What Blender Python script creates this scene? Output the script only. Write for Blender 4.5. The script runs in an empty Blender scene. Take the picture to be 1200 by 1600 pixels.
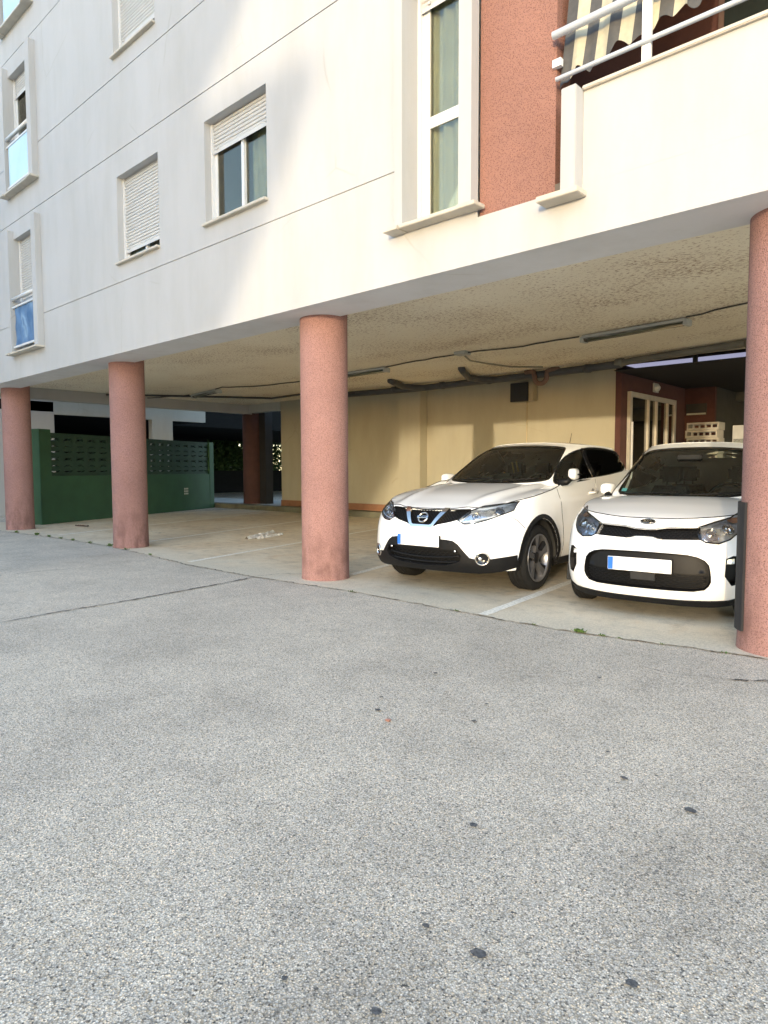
import bpy, bmesh, math, random
import numpy as np
from mathutils import Vector, Matrix
from mathutils.geometry import delaunay_2d_cdt
random.seed(7)
SC = bpy.context.scene
COL = SC.collection
# ---------------------------------------------------------------- camera
YAW, PITCH, ROLL, CAMY, CAMZ, FPX = 0.7424, 0.0645, -0.0026, -4.7506, 1.28, 1046.4
cd = bpy.data.cameras.new('camera')
cam = bpy.data.objects.new('camera', cd)
COL.objects.link(cam)
cd.sensor_fit = 'HORIZONTAL'
cd.sensor_width = 36.0
cd.lens = 36.0 * FPX / 1200.0
cd.clip_start = 0.05
cd.clip_end = 1000
_f = Vector((-math.sin(YAW) * math.cos(PITCH), math.cos(YAW) * math.cos(PITCH), -math.sin(PITCH)))
_r = Vector((math.cos(YAW), math.sin(YAW), 0))
_u = _r.cross(_f)
_r2 = math.cos(ROLL) * _r + math.sin(ROLL) * _u
_u2 = -math.sin(ROLL) * _r + math.cos(ROLL) * _u
cam.matrix_world = Matrix(((_r2.x, _u2.x, -_f.x, 0), (_r2.y, _u2.y, -_f.y, CAMY), (_r2.z, _u2.z, -_f.z, CAMZ), (0, 0, 0, 1)))
SC.camera = cam
# ---------------------------------------------------------------- light
SUN_EL = math.radians(4.4)
TRAVEL = Vector((-0.394, 1.0, 0)).normalized()            # the way the light travels over the ground
sd = bpy.data.lights.new('sun', 'SUN')
sd.energy = .58
sd.angle = math.radians(.8)
sd.color = (1.0, 0.82, 0.57)
sun = bpy.data.objects.new('sun', sd)
COL.objects.link(sun)
_d = Vector((TRAVEL.x * math.cos(SUN_EL), TRAVEL.y * math.cos(SUN_EL), -math.sin(SUN_EL)))
sun.rotation_euler = _d.to_track_quat('-Z', 'Y').to_euler()
sun.location = (12, -30, 8)
w = bpy.data.worlds.new("World")
SC.world = w
w.use_nodes = True
nt = w.node_tree
bg = nt.nodes['Background']
sky = nt.nodes.new('ShaderNodeTexSky')
sky.sky_type = 'NISHITA'
sky.sun_disc = False
sky.sun_elevation = math.radians(14)     # the low warm light is the sun glancing in; the sky itself is still high and neutral
sky.sun_rotation = math.atan2(-TRAVEL.x, -TRAVEL.y)
sky.air_density = 1.0
sky.dust_density = .6
sky.ozone_density = 1.0
nt.links.new(sky.outputs[0], bg.inputs[0])
bg.inputs[1].default_value = 0.15
SC.view_settings.view_transform = 'Standard'
SC.view_settings.look = 'None'
SC.view_settings.gamma = 1.0
SC.view_settings.exposure = 2.3
SC.cycles.max_bounces = 10
SC.cycles.diffuse_bounces = 6
SC.cycles.transparent_max_bounces = 16
# ---------------------------------------------------------------- materials
MATS = {}
def _nodes(name):
    m = bpy.data.materials.new(name)
    m.use_nodes = True
    return m, m.node_tree.nodes, m.node_tree.links, m.node_tree.nodes['Principled BSDF']
def ramp(N, L, src, stops, interp='LINEAR'):
    r = N.new('ShaderNodeValToRGB')
    r.color_ramp.interpolation = interp
    e = r.color_ramp.elements
    while len(e) < len(stops): e.new(0.5)
    for k, (p, c) in enumerate(stops):
        e[k].position = p
        e[k].color = c if len(c) == 4 else (*c, 1)
    L.new(src, r.inputs[0])
    return r.outputs[0]
def noise(N, L, co, scale, detail=4, rough=.55, stretch=None):
    n = N.new('ShaderNodeTexNoise')
    n.inputs['Scale'].default_value = scale
    n.inputs['Detail'].default_value = detail
    n.inputs['Roughness'].default_value = rough
    if stretch:
        mp = N.new('ShaderNodeMapping')
        mp.inputs['Scale'].default_value = stretch
        L.new(co, mp.inputs[0]); co = mp.outputs[0]
    L.new(co, n.inputs['Vector'])
    return n.outputs['Fac']
def mix(N, L, fac, a, b, mode='MIX'):
    m = N.new('ShaderNodeMixRGB')
    m.blend_type = mode
    for i, v in enumerate((fac, a, b)):
        if hasattr(v, 'default_value') or hasattr(v, 'is_linked'): L.new(v, m.inputs[i])
        elif isinstance(v, (int, float)): m.inputs[i].default_value = v
        else: m.inputs[i].default_value = (*v, 1)
    return m.outputs[0]
def bump(N, L, P, h, strength, dist):
    b = N.new('ShaderNodeBump')
    b.inputs['Strength'].default_value = strength
    b.inputs['Distance'].default_value = dist
    L.new(h, b.inputs['Height'])
    L.new(b.outputs[0], P.inputs['Normal'])
def simple(name, col, rough=.6, metal=0, var=.12, vs=6, bs=None, coat=0, spec=None):
    if name in MATS: return MATS[name]
    m, N, L, P = _nodes(name)
    tc = N.new('ShaderNodeTexCoord').outputs['Object']
    n = noise(N, L, tc, vs)
    c = ramp(N, L, n, [(.3, tuple(x * (1 - var) for x in col)), (.7, tuple(min(1, x * (1 + var)) for x in col))])
    L.new(c, P.inputs['Base Color'])
    P.inputs['Roughness'].default_value = rough
    P.inputs['Metallic'].default_value = metal
    P.inputs['Coat Weight'].default_value = coat
    P.inputs['Coat Roughness'].default_value = .04
    if spec is not None: P.inputs['Specular IOR Level'].default_value = spec
    if bs:
        bump(N, L, P, noise(N, L, tc, bs[0], 6), bs[1], bs[2])
    MATS[name] = m
    return m
def glassmat(name, tint, refl=1.0, gcol=(1, 1, 1)):
    if name in MATS: return MATS[name]
    m, N, L, P = _nodes(name)
    N.remove(P)
    tr = N.new('ShaderNodeBsdfTransparent'); tr.inputs[0].default_value = (*tint, 1)
    gl = N.new('ShaderNodeBsdfGlossy'); gl.inputs['Roughness'].default_value = .01; gl.inputs[0].default_value = (*gcol, 1)
    fr = N.new('ShaderNodeFresnel'); fr.inputs[0].default_value = 1.5
    mu = N.new('ShaderNodeMath'); mu.operation = 'MULTIPLY'; mu.inputs[1].default_value = refl
    mx = N.new('ShaderNodeMixShader')
    L.new(fr.outputs[0], mu.inputs[0]); L.new(mu.outputs[0], mx.inputs[0])
    L.new(tr.outputs[0], mx.inputs[1]); L.new(gl.outputs[0], mx.inputs[2])
    L.new(mx.outputs[0], N['Material Output'].inputs[0])
    MATS[name] = m
    return m
def m_plaster(name, col, stain):
    m, N, L, P = _nodes(name)
    tc = N.new('ShaderNodeTexCoord').outputs['Object']
    n1 = noise(N, L, tc, .5, 5)
    n2 = noise(N, L, tc, 2.2, 6, .65, (1, 1, .25))
    c = ramp(N, L, n1, [(.35, col), (.75, stain)])
    c2 = ramp(N, L, n2, [(.42, (1, 1, 1)), (.72, (.905, .895, .87))])
    c = mix(N, L, 1, c, c2, 'MULTIPLY')
    v = N.new('ShaderNodeTexVoronoi'); v.feature = 'DISTANCE_TO_EDGE'; v.inputs['Scale'].default_value = .55
    dn = N.new('ShaderNodeMixRGB'); dn.inputs[0].default_value = .12
    nn = N.new('ShaderNodeTexNoise'); nn.inputs['Scale'].default_value = 2.5; L.new(tc, nn.inputs['Vector'])
    L.new(tc, dn.inputs[1]); L.new(nn.outputs['Color'], dn.inputs[2]); L.new(dn.outputs[0], v.inputs['Vector'])
    cr = ramp(N, L, v.outputs['Distance'], [(0, (.80, .77, .70)), (.006, (1, 1, 1))])
    msk = ramp(N, L, noise(N, L, tc, .9, 2), [(.56, (0, 0, 0)), (.64, (.6, .6, .6))])
    c = mix(N, L, msk, c, mix(N, L, 1, c, cr, 'MULTIPLY'))
    L.new(c, P.inputs['Base Color'])
    P.inputs['Roughness'].default_value = .85
    h = mix(N, L, .3, noise(N, L, tc, 90, 3), noise(N, L, tc, 5, 4))
    bump(N, L, P, h, .25, .006)
    MATS[name] = m
    return m
def m_pink(name='pink_stucco', dk=1.0, sc_=100, gr=1.0, gb=1.0):
    m, N, L, P = _nodes(name)
    tc = N.new('ShaderNodeTexCoord').outputs['Object']
    n1 = noise(N, L, tc, 1.3, 5)
    c = ramp(N, L, n1, [(.3, (.265 * dk, .143 * dk * gr, .125 * dk * gr * gb)), (.7, (.325 * dk, .178 * dk * gr, .157 * dk * gr * gb))])
    v = N.new('ShaderNodeTexVoronoi'); v.inputs['Scale'].default_value = sc_; v.inputs['Randomness'].default_value = 1
    L.new(tc, v.inputs['Vector'])
    sp = ramp(N, L, v.outputs['Distance'], [(.16, (.30, .24, .22)), (.42, (1, 1, 1)), (.75, (1.0, 1.0, 1.0)), (.95, (1.15, 1.12, 1.1))])
    c = mix(N, L, .9, c, sp, 'MULTIPLY')
    # dirt near the foot and smudges
    sx = N.new('ShaderNodeSeparateXYZ'); L.new(tc, sx.inputs[0])
    foot = N.new('ShaderNodeMapRange'); foot.inputs[1].default_value = .0; foot.inputs[2].default_value = .95; foot.inputs[3].default_value = .85; foot.inputs[4].default_value = 0
    L.new(sx.outputs['Z'], foot.inputs[0])
    d = ramp(N, L, noise(N, L, tc, 7, 6, .65, (1, 1, .45)), [(.46, (0, 0, 0)), (.62, (1, 1, 1))])
    f = N.new('ShaderNodeMath'); f.operation = 'MULTIPLY'; L.new(foot.outputs[0], f.inputs[0]); L.new(d, f.inputs[1])
    c = mix(N, L, f.outputs[0], c, (.15, .075, .062))
    L.new(c, P.inputs['Base Color'])
    P.inputs['Roughness'].default_value = .9
    hh = mix(N, L, .5, v.outputs['Distance'], noise(N, L, tc, 160, 3))
    bump(N, L, P, hh, .7, .008)
    MATS[name] = m
    return m
def m_asphalt():
    m, N, L, P = _nodes('asphalt')
    tc = N.new('ShaderNodeTexCoord').outputs['Object']
    v = N.new('ShaderNodeTexVoronoi'); v.inputs['Scale'].default_value = 205; L.new(tc, v.inputs['Vector'])
    sx = N.new('ShaderNodeSeparateColor'); L.new(v.outputs['Color'], sx.inputs[0])
    stone = ramp(N, L, sx.outputs[0], [(0, (.09, .09, .095)), (.10, (.36, .355, .34)), (.45, (.565, .555, .535)), (.80, (.68, .665, .635)), (1, (.94, .92, .88))])
    tintc = ramp(N, L, sx.outputs[1], [(0, (1.22, .99, .70)), (.4, (1.15, 1.02, .84)), (1, (1.08, 1.0, .88))])
    stone = mix(N, L, 1, stone, tintc, 'MULTIPLY')
    gap = ramp(N, L, v.outputs['Distance'], [(.35, (1, 1, 1)), (.8, (.52, .52, .52))])
    c = mix(N, L, 1, stone, gap, 'MULTIPLY')
    big = ramp(N, L, noise(N, L, tc, .55, 5, .6), [(.32, (.80, .80, .80)), (.5, (1, 1, 1)), (.7, (1.12, 1.115, 1.10))])
    c = mix(N, L, 1, c, big, 'MULTIPLY')
    med = ramp(N, L, noise(N, L, tc, 3.2, 6, .7), [(.33, (.88, .88, .88)), (.55, (1.02, 1.02, 1.02))])
    c = mix(N, L, 1, c, med, 'MULTIPLY')
    sp = noise(N, L, tc, 22, 3, .6)
    spm = ramp(N, L, sp, [(.70, (1, 1, 1)), (.76, (.42, .42, .44))])
    c = mix(N, L, 1, c, spm, 'MULTIPLY')
    L.new(c, P.inputs['Base Color'])
    P.inputs['Roughness'].default_value = .8
    hh = mix(N, L, .5, v.outputs['Distance'], noise(N, L, tc, 60, 4))
    bump(N, L, P, hh, .45, .005)
    MATS['asphalt'] = m
    return m
def m_concrete():
    m, N, L, P = _nodes('concrete_floor')
    tc = N.new('ShaderNodeTexCoord').outputs['Object']
    c = ramp(N, L, noise(N, L, tc, .8, 6, .6), [(.3, (.61, .49, .33)), (.55, (.74, .63, .46)), (.75, (.79, .71, .55))])
    o = ramp(N, L, noise(N, L, tc, 1.9, 7, .7, (1, .6, 1)), [(.56, (0, 0, 0)), (.72, (.7, .7, .7))])
    c = mix(N, L, o, c, (.62, .42, .23))
    d = ramp(N, L, noise(N, L, tc, 5, 8, .75), [(.33, (.62, .62, .62)), (.52, (1, 1, 1))])
    c = mix(N, L, .8, c, d, 'MULTIPLY')
    sx = N.new('ShaderNodeSeparateXYZ'); L.new(tc, sx.inputs[0])
    wob = N.new('ShaderNodeMath'); wob.operation = 'MULTIPLY_ADD'; wob.inputs[1].default_value = 1.6; L.new(noise(N, L, tc, 1.7, 6, .65), wob.inputs[0]); L.new(sx.outputs['Y'], wob.inputs[2])
    em = ramp(N, L, wob.outputs[0], [(0, (1, 1, 1)), (.92, (.9, .9, .9)), (1, (0, 0, 0))])
    em2 = N.new('ShaderNodeMapRange'); em2.inputs[1].default_value = .95; em2.inputs[2].default_value = 1.75; em2.inputs[3].default_value = .85; em2.inputs[4].default_value = 0; L.new(wob.outputs[0], em2.inputs[0])
    worn = ramp(N, L, noise(N, L, tc, 42, 4, .7), [(.3, (.42, .365, .27)), (.6, (.72, .635, .48))])
    c = mix(N, L, em2.outputs[0], c, worn)
    dkst = ramp(N, L, noise(N, L, tc, 2.6, 8, .72), [(.30, (.45, .42, .38)), (.38, (1, 1, 1))])
    c = mix(N, L, .8, c, dkst, 'MULTIPLY')
    fine = ramp(N, L, noise(N, L, tc, 110, 3), [(.35, (.75, .75, .75)), (.6, (1.08, 1.08, 1.08))])
    c = mix(N, L, .7, c, fine, 'MULTIPLY')
    L.new(c, P.inputs['Base Color'])
    P.inputs['Roughness'].default_value = .72
    bump(N, L, P, noise(N, L, tc, 60, 6, .7), .5, .006)
    MATS['concrete_floor'] = m
    return m
def m_ceiling():
    m, N, L, P = _nodes('peeling_ceiling')
    tc = N.new('ShaderNodeTexCoord').outputs['Object']
    c = ramp(N, L, noise(N, L, tc, .6, 4), [(.3, (.83, .745, .58)), (.7, (.92, .85, .69))])
    n1 = noise(N, L, tc, 30, 8, .72, (.6, 1.3, 1))
    n0 = noise(N, L, tc, .7, 3, .6, (.8, 1.2, 1))
    ad = N.new('ShaderNodeMath'); ad.operation = 'MULTIPLY_ADD'; ad.inputs[1].default_value = .30; L.new(n0, ad.inputs[0]); L.new(n1, ad.inputs[2])
    k = ramp(N, L, ad.outputs[0], [(.708, (0, 0, 0)), (.745, (.85, .85, .85))])
    c = mix(N, L, k, c, (.33, .20, .10))
    L.new(c, P.inputs['Base Color'])
    P.inputs['Roughness'].default_value = .9
    hh = mix(N, L, .5, noise(N, L, tc, 45, 5, .6, (1, 1.6, 1)), n1)
    bump(N, L, P, hh, .5, .012)
    MATS['peeling_ceiling'] = m
    return m
PLASTER = m_plaster('white_plaster', (.45, .442, .434), (.42, .413, .404))
CREAM = m_plaster('cream_plaster', (.42, .385, .285), (.38, .35, .26))
BEAMP = m_plaster('grey_white_plaster', (.50, .49, .44), (.45, .44, .40))
PINK = m_pink(); PINKW = m_pink('rough_pink_stucco', .92, 90, .90, .84); SOFF = m_plaster('soffit_plaster', (.70, .69, .68), (.65, .64, .63)); ASPH = m_asphalt(); CONC = m_concrete(); CEIL = m_ceiling()
TERRA = simple('terracotta_paint', (.26, .125, .065), .7)
PINKSHADE = simple('shaded_pink_stucco', (.085, .034, .028), .9, bs=(60, .4, .006))  # pink balcony and court walls, their shade put into a darker colour
STONE = simple('sill_stone', (.50, .455, .38), .55, var=.1, bs=(40, .15, .003))
ALU = simple('white_aluminium', (.62, .62, .615), .35, var=.02)
SHUT = simple('white_shutter', (.52, .51, .49), .5, var=.04)
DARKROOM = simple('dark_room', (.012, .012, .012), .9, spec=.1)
GREEN = simple('green_paint', (.022, .075, .03), .65, var=.15, vs=2.5, bs=(50, .3, .004))
GREENL = simple('green_grid_paint', (.014, .042, .022), .7, var=.2, vs=4)
BLACKP = simple('black_plastic', (.018, .018, .02), .45, var=.2)
PIPE = simple('grey_pvc', (.07, .07, .07), .5, var=.2, vs=3)
PIPEB = simple('brown_pvc', (.16, .09, .06), .55, var=.15, vs=3)
CABLE = simple('dark_cable', (.05, .045, .04), .7)
LAMPG = simple('milky_lamp_cover', (.62, .62, .55), .3, var=.05)
LAMPB = simple('grey_lamp_body', (.42, .42, .38), .5, var=.08)
WPAINT = simple('white_line_paint', (.80, .75, .64), .7, var=.26, vs=40)
LEAF = simple('weed_leaf', (.07, .13, .025), .7, var=.35, vs=60)
CURT = simple('green_white_curtain', (.58, .62, .51), .9, var=.08)
WINGL = glassmat('window_glass', (.90, .92, .88), .7, (.58, .54, .48))
# ---------------------------------------------------------------- mesh helpers
class MB:
    def __init__(s): s.v = []; s.f = []; s.m = []; s.sm = []
    def add(s, vs, fs, mi=0, smooth=False):
        o = len(s.v); s.v += [tuple(map(float, p)) for p in vs]
        for f in fs:
            s.f.append([i + o for i in f]); s.m.append(mi); s.sm.append(smooth)
        return s
    def box(s, x0, x1, y0, y1, z0, z1, mi=0):
        return s.add([(x0, y0, z0), (x1, y0, z0), (x1, y1, z0), (x0, y1, z0), (x0, y0, z1), (x1, y0, z1), (x1, y1, z1), (x0, y1, z1)],
                     [(0, 3, 2, 1), (4, 5, 6, 7), (0, 1, 5, 4), (1, 2, 6, 5), (2, 3, 7, 6), (3, 0, 4, 7)], mi)
    def bbox(s, x0, x1, y0, y1, z0, z1, b=.004, mi=0):
        """box with chamfered vertical and horizontal edges"""
        bm = bmesh.new(); bmesh.ops.create_cube(bm, size=1)
        for v in bm.verts: v.co = Vector(((x0 + x1) / 2 + v.co.x * (x1 - x0), (y0 + y1) / 2 + v.co.y * (y1 - y0), (z0 + z1) / 2 + v.co.z * (z1 - z0)))
        bmesh.ops.bevel(bm, geom=bm.edges[:], offset=b, segments=2, affect='EDGES')
        bm.verts.index_update()
        s.add([v.co[:] for v in bm.verts], [[v.index for v in f.verts] for f in bm.faces], mi); bm.free()
        return s
    def tube(s, pts, r, n=8, mi=0, cap=True, smooth=True):
        pts = [Vector(p) for p in pts]; R = r if isinstance(r, (list, tuple)) else [r] * len(pts)
        vs = []; fs = []; up = None
        for i, p in enumerate(pts):
            a = pts[max(i - 1, 0)]; b = pts[min(i + 1, len(pts) - 1)]
            d = (b - a).normalized()
            if up is None: up = d.orthogonal().normalized()
            up = (up - d * up.dot(d)).normalized(); q = d.cross(up)
            for k in range(n):
                t = 2 * math.pi * k / n
                vs.append(p + (up * math.cos(t) + q * math.sin(t)) * R[i])
        for i in range(len(pts) - 1):
            for k in range(n):
                fs.append((i * n + k, i * n + (k + 1) % n, (i + 1) * n + (k + 1) % n, (i + 1) * n + k))
        if cap:
            fs.append(tuple(range(n))[::-1]); fs.append(tuple((len(pts) - 1) * n + k for k in range(n)))
        return s.add(vs, fs, mi, smooth)
    def lathe(s, prof, c=(0, 0, 0), axis='z', n=32, mi=0, smooth=True):
        vs = []; fs = []
        for (r, h) in prof:
            for k in range(n):
                t = 2 * math.pi * k / n; a, b = r * math.cos(t), r * math.sin(t)
                p = (a, b, h) if axis == 'z' else ((h, a, b) if axis == 'x' else (b, h, a))
                vs.append((p[0] + c[0], p[1] + c[1], p[2] + c[2]))
        for i in range(len(prof) - 1):
            for k in range(n):
                fs.append((i * n + k, i * n + (k + 1) % n, (i + 1) * n + (k + 1) % n, (i + 1) * n + k))
        return s.add(vs, fs, mi, smooth)
    def build(s, name, mats, parent=None, loc=None):
        me = bpy.data.meshes.new(name); me.from_pydata(s.v, [], s.f)
        if not isinstance(mats, (list, tuple)): mats = [mats]
        for m in mats: me.materials.append(m)
        me.polygons.foreach_set('material_index', s.m); me.polygons.foreach_set('use_smooth', s.sm)
        me.update()
        o = bpy.data.objects.new(name, me); COL.objects.link(o)
        if parent is not None: o.parent = parent
        if loc: o.location = loc
        return o
def empty(name, loc=(0, 0, 0), rz=0):
    o = bpy.data.objects.new(name, None); COL.objects.link(o); o.location = loc; o.rotation_euler = (0, 0, rz); o.empty_display_size = .2
    return o
def tag(o, label=None, cat=None, group=None, kind=None):
    if label: o['label'] = label
    if cat: o['category'] = cat
    if group: o['group'] = group
    if kind: o['kind'] = kind
    return o
def inpoly(p, poly):
    x, y = p; r = False; j = len(poly) - 1
    for i in range(len(poly)):
        a, b = poly[i], poly[j]
        if (a[1] > y) != (b[1] > y) and x < (b[0] - a[0]) * (y - a[1]) / (b[1] - a[1]) + a[0]: r = not r
        j = i
    return r
def resample(poly, step, closed=True):
    out = []; n = len(poly)
    for i in range(n if closed else n - 1):
        a, b = poly[i], poly[(i + 1) % n]; d = math.hypot(b[0] - a[0], b[1] - a[1]); k = max(1, int(math.ceil(d / step)))
        for j in range(k): out.append((a[0] + (b[0] - a[0]) * j / k, a[1] + (b[1] - a[1]) * j / k))
    if not closed: out.append(tuple(poly[-1]))
    return out
def rnd(poly, it=2):
    """Chaikin corner cutting"""
    for _ in range(it):
        q = []
        for i in range(len(poly)):
            a, b = poly[i], poly[(i + 1) % len(poly)]
            q.append((a[0] * .75 + b[0] * .25, a[1] * .75 + b[1] * .25)); q.append((a[0] * .25 + b[0] * .75, a[1] * .25 + b[1] * .75))
        poly = q
    return poly
def circ(cx, cy, rx, ry=None, n=28): ry = ry or rx; return [(cx + rx * math.cos(2 * math.pi * k / n), cy + ry * math.sin(2 * math.pi * k / n)) for k in range(n)]
def triang(outer, holes, step):
    loops = [resample(outer, step)] + [resample(h, step) for h in holes]
    pts = []; ed = []
    for lp in loops:
        o = len(pts); pts += lp; ed += [(o + i, o + (i + 1) % len(lp)) for i in range(len(lp))]
    nb = len(pts); B = np.array(pts)
    x0, x1 = min(p[0] for p in loops[0]), max(p[0] for p in loops[0]); y0, y1 = min(p[1] for p in loops[0]), max(p[1] for p in loops[0])
    y = y0 + step * .5; row = 0
    while y < y1:
        x = x0 + step * (.5 if row % 2 else 1)
        while x < x1:
            if inpoly((x, y), loops[0]) and not any(inpoly((x, y), h) for h in loops[1:]):
                if np.min((B[:nb, 0] - x) ** 2 + (B[:nb, 1] - y) ** 2) > (step * .45) ** 2: pts.append((x, y))
            x += step
        y += step * .9; row += 1
    r = delaunay_2d_cdt([Vector(p) for p in pts], ed, [], 0, 1e-6)
    vs = [(v.x, v.y) for v in r[0]]; fs = []
    for f in r[2]:
        c = (sum(vs[i][0] for i in f) / 3, sum(vs[i][1] for i in f) / 3)
        if inpoly(c, loops[0]) and not any(inpoly(c, h) for h in loops[1:]): fs.append(tuple(f))
    return vs, fs
def panel(mb, fn, outer, holes=(), step=.05, off=0., wall=0., mi=0, wmi=None, flip=False):
    """a patch of the surface fn(u,v)->(point, normal); wall>0 gives it depth at its borders"""
    vs, fs = triang(outer, list(holes), step)
    pn = [fn(u, v) for u, v in vs]
    P = [np.array(p) + off * np.array(n) for p, n in pn]
    F = []
    for f in fs:
        a, b, c = (P[i] for i in f); n = np.cross(b - a, c - a); m = pn[f[0]][1]
        F.append(f if np.dot(n, m) > 0 else f[::-1])
    mb.add(P, F, mi, True)
    if wall:
        cnt = {}
        for f in F:
            for i in range(3):
                e = (f[i], f[(i + 1) % 3]); k = tuple(sorted(e)); cnt[k] = None if k in cnt else e
        ed = [e for e in cnt.values() if e]
        ids = sorted({i for e in ed for i in e}); mp = {i: k for k, i in enumerate(ids)}; n = len(ids)
        mb.add([P[i] for i in ids] + [P[i] - wall * np.array(pn[i][1]) for i in ids],
               [(mp[a], mp[a] + n, mp[b] + n, mp[b]) for a, b in ed], mi if wmi is None else wmi, False)
    return mb
def text_mesh(txt, size, mat, parent, name, loc, rot, ext=.002, font_bold=0.0, align='CENTER'):
    cu = bpy.data.curves.new(name, 'FONT'); cu.body = txt; cu.size = size; cu.extrude = ext; cu.align_x = align; cu.align_y = 'CENTER'; cu.offset = font_bold
    t = bpy.data.objects.new(name, cu); COL.objects.link(t)
    dg = bpy.context.evaluated_depsgraph_get(); me = bpy.data.meshes.new_from_object(t.evaluated_get(dg))
    bpy.data.objects.remove(t); me.materials.clear(); me.materials.append(mat)
    o = bpy.data.objects.new(name, me); COL.objects.link(o); o.parent = parent; o.location = loc; o.rotation_euler = rot
    return o
# ================================================================ GROUND
def sheet(name, pts, z, mat, kind='structure'):
    mb = MB(); mb.add([(x, y, z) for x, y in pts], [tuple(range(len(pts)))]); o = mb.build(name, mat); tag(o, kind=kind); return o
tag(MB().add([(-150, -150, -.004), (150, -150, -.004), (150, 150, -.004), (-150, 150, -.004)], [(0, 1, 2, 3)]).build('ground', ASPH), kind='structure')
# concrete floor of the open car park, its worn edge follows the kerb line of the asphalt
_rs = random.Random(3)
edge = []
x = -17.9
while x < 8:
    base = np.interp(x, [-18, -14.8, -13.5, -11, -9.6, -8.0, -6.5, -5.0, -3.5, -2.4, -1.3, 0, 8], [.15, .16, .30, .36, .24, .05, .03, .13, .08, .06, .23, .2, .2])
    edge.append((x, float(base) + _rs.uniform(-.03, .03) * (1 if _rs.random() < .3 else .35))); x += .06
mb = MB()
n = len(edge)
mb.add([(a, b, .0) for a, b in edge] + [(a, 1.2, .0) for a, b in edge] + [(a, 16, .0) for a, b in edge],
       [(i, i + 1, n + i + 1, n + i) for i in range(n - 1)] + [(n + i, n + i + 1, 2 * n + i + 1, 2 * n + i) for i in range(n - 1)])
tag(mb.build('parking_floor', CONC), kind='structure')
# open joint between asphalt and concrete, and the cracks in the asphalt
def ribbon(mb, pts, w, z, rs, jit=.4):
    v = []; m = len(pts)
    for i, (px, py) in enumerate(pts):
        a = pts[max(0, i - 1)]; b = pts[min(m - 1, i + 1)]; dx, dy = b[0] - a[0], b[1] - a[1]; L_ = math.hypot(dx, dy) or 1
        ww = w * rs.uniform(1 - jit, 1 + jit) * .5 * min(1, .15 + i / 3, .15 + (m - 1 - i) / 3); nx, ny = -dy / L_, dx / L_
        v += [(px + nx * ww, py + ny * ww, z), (px - nx * ww, py - ny * ww, z)]
    mb.add(v, [(2 * i, 2 * i + 1, 2 * i + 3, 2 * i + 2) for i in range(m - 1)])
def jagged(pts, step, amp, rs):
    q = resample(pts, step, False); return [(a + rs.uniform(-amp, amp), b + rs.uniform(-amp, amp)) for a, b in q]
CRK = simple('crack_dark', (.05, .05, .048), .95)
mb = MB()
seg = []
for i, e_ in enumerate(edge):
    seg.append((e_[0], e_[1] - .006))
    if len(seg) > 4 and _rs.random() < .16 or i == len(edge) - 1:
        ribbon(mb, jagged(seg, .04, .004, _rs), .010, .004, _rs, .9); seg = []
ribbon(mb, jagged([(-6.10, -2.95), (-6.17, -2.52), (-6.2, -2.12), (-6.21, -1.81), (-6.27, -1.24), (-6.35, -.65), (-6.46, .02)], .05, .012, _rs), .022, .004, _rs, .7)
ribbon(mb, jagged([(-8.84, -2.2), (-8.86, -1.5), (-8.75, -1.0)], .06, .015, _rs), .010, .004, _rs, .7)
ribbon(mb, jagged([(-1.65, -.50), (-1.45, -.52), (-1.25, -.44), (-1.15, -.40)], .03, .008, _rs), .005, .004, _rs, .7)
ribbon(mb, jagged([(-1.17, -.41), (-1.09, -.37), (-.97, -.28), (-.7, -.26), (-.2, -.1)], .02, .012, _rs), .014, .004, _rs, .8)
ribbon(mb, jagged([(-6.5, .03), (-6.4, .4), (-6.15, .55)], .04, .012, _rs), .010, .008, _rs, .7)
tag(mb.build('asphalt_crack', CRK), kind='structure')
# dark oil spots
mb = MB()
for (ox, oy, r_) in [(_rs.uniform(-3.2, -.4), _rs.uniform(-3.9, -1.0), _rs.uniform(.003, .008)) for _ in range(26)] + [(-2.38, -2.21, .022), (-.96, -3.34, .026), (-1.34, -2.82, .020), (-.80, -2.19, .028), (-1.09, -2.10, .02), (-.62, -3.17, .02), (-1.13, -3.35, .014), (-1.03, -3.66, .018), (-1.91, -2.0, .017), (-1.27, -3.74, .012), (-2.5, -2.05, .015), (-1.25, -1.9, .014), (-2.0, -1.75, .014), (-2.55, -1.5, .02), (-1.75, -.9, .018)]:
    k = 18; rr = [r_ * .85 * _rs.uniform(.75, 1.1) for _ in range(k)]
    mb.add([(ox + rr[i] * math.cos(6.283 * i / k) * 1.0, oy + rr[i] * math.sin(6.283 * i / k) * .8, .0045) for i in range(k)], [tuple(range(k))])
tag(mb.build('oil_spot', simple('oil_stain', (.095, .093, .09), .75, var=.55, vs=120)), kind='structure')
tag(MB().bbox(-2.255, -2.225, -2.295, -2.27, 0, .008).build('pebble', simple('red_pebble', (.45, .22, .16), .8)), 'small reddish pebble lying alone on the grey asphalt', 'pebble')
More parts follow.
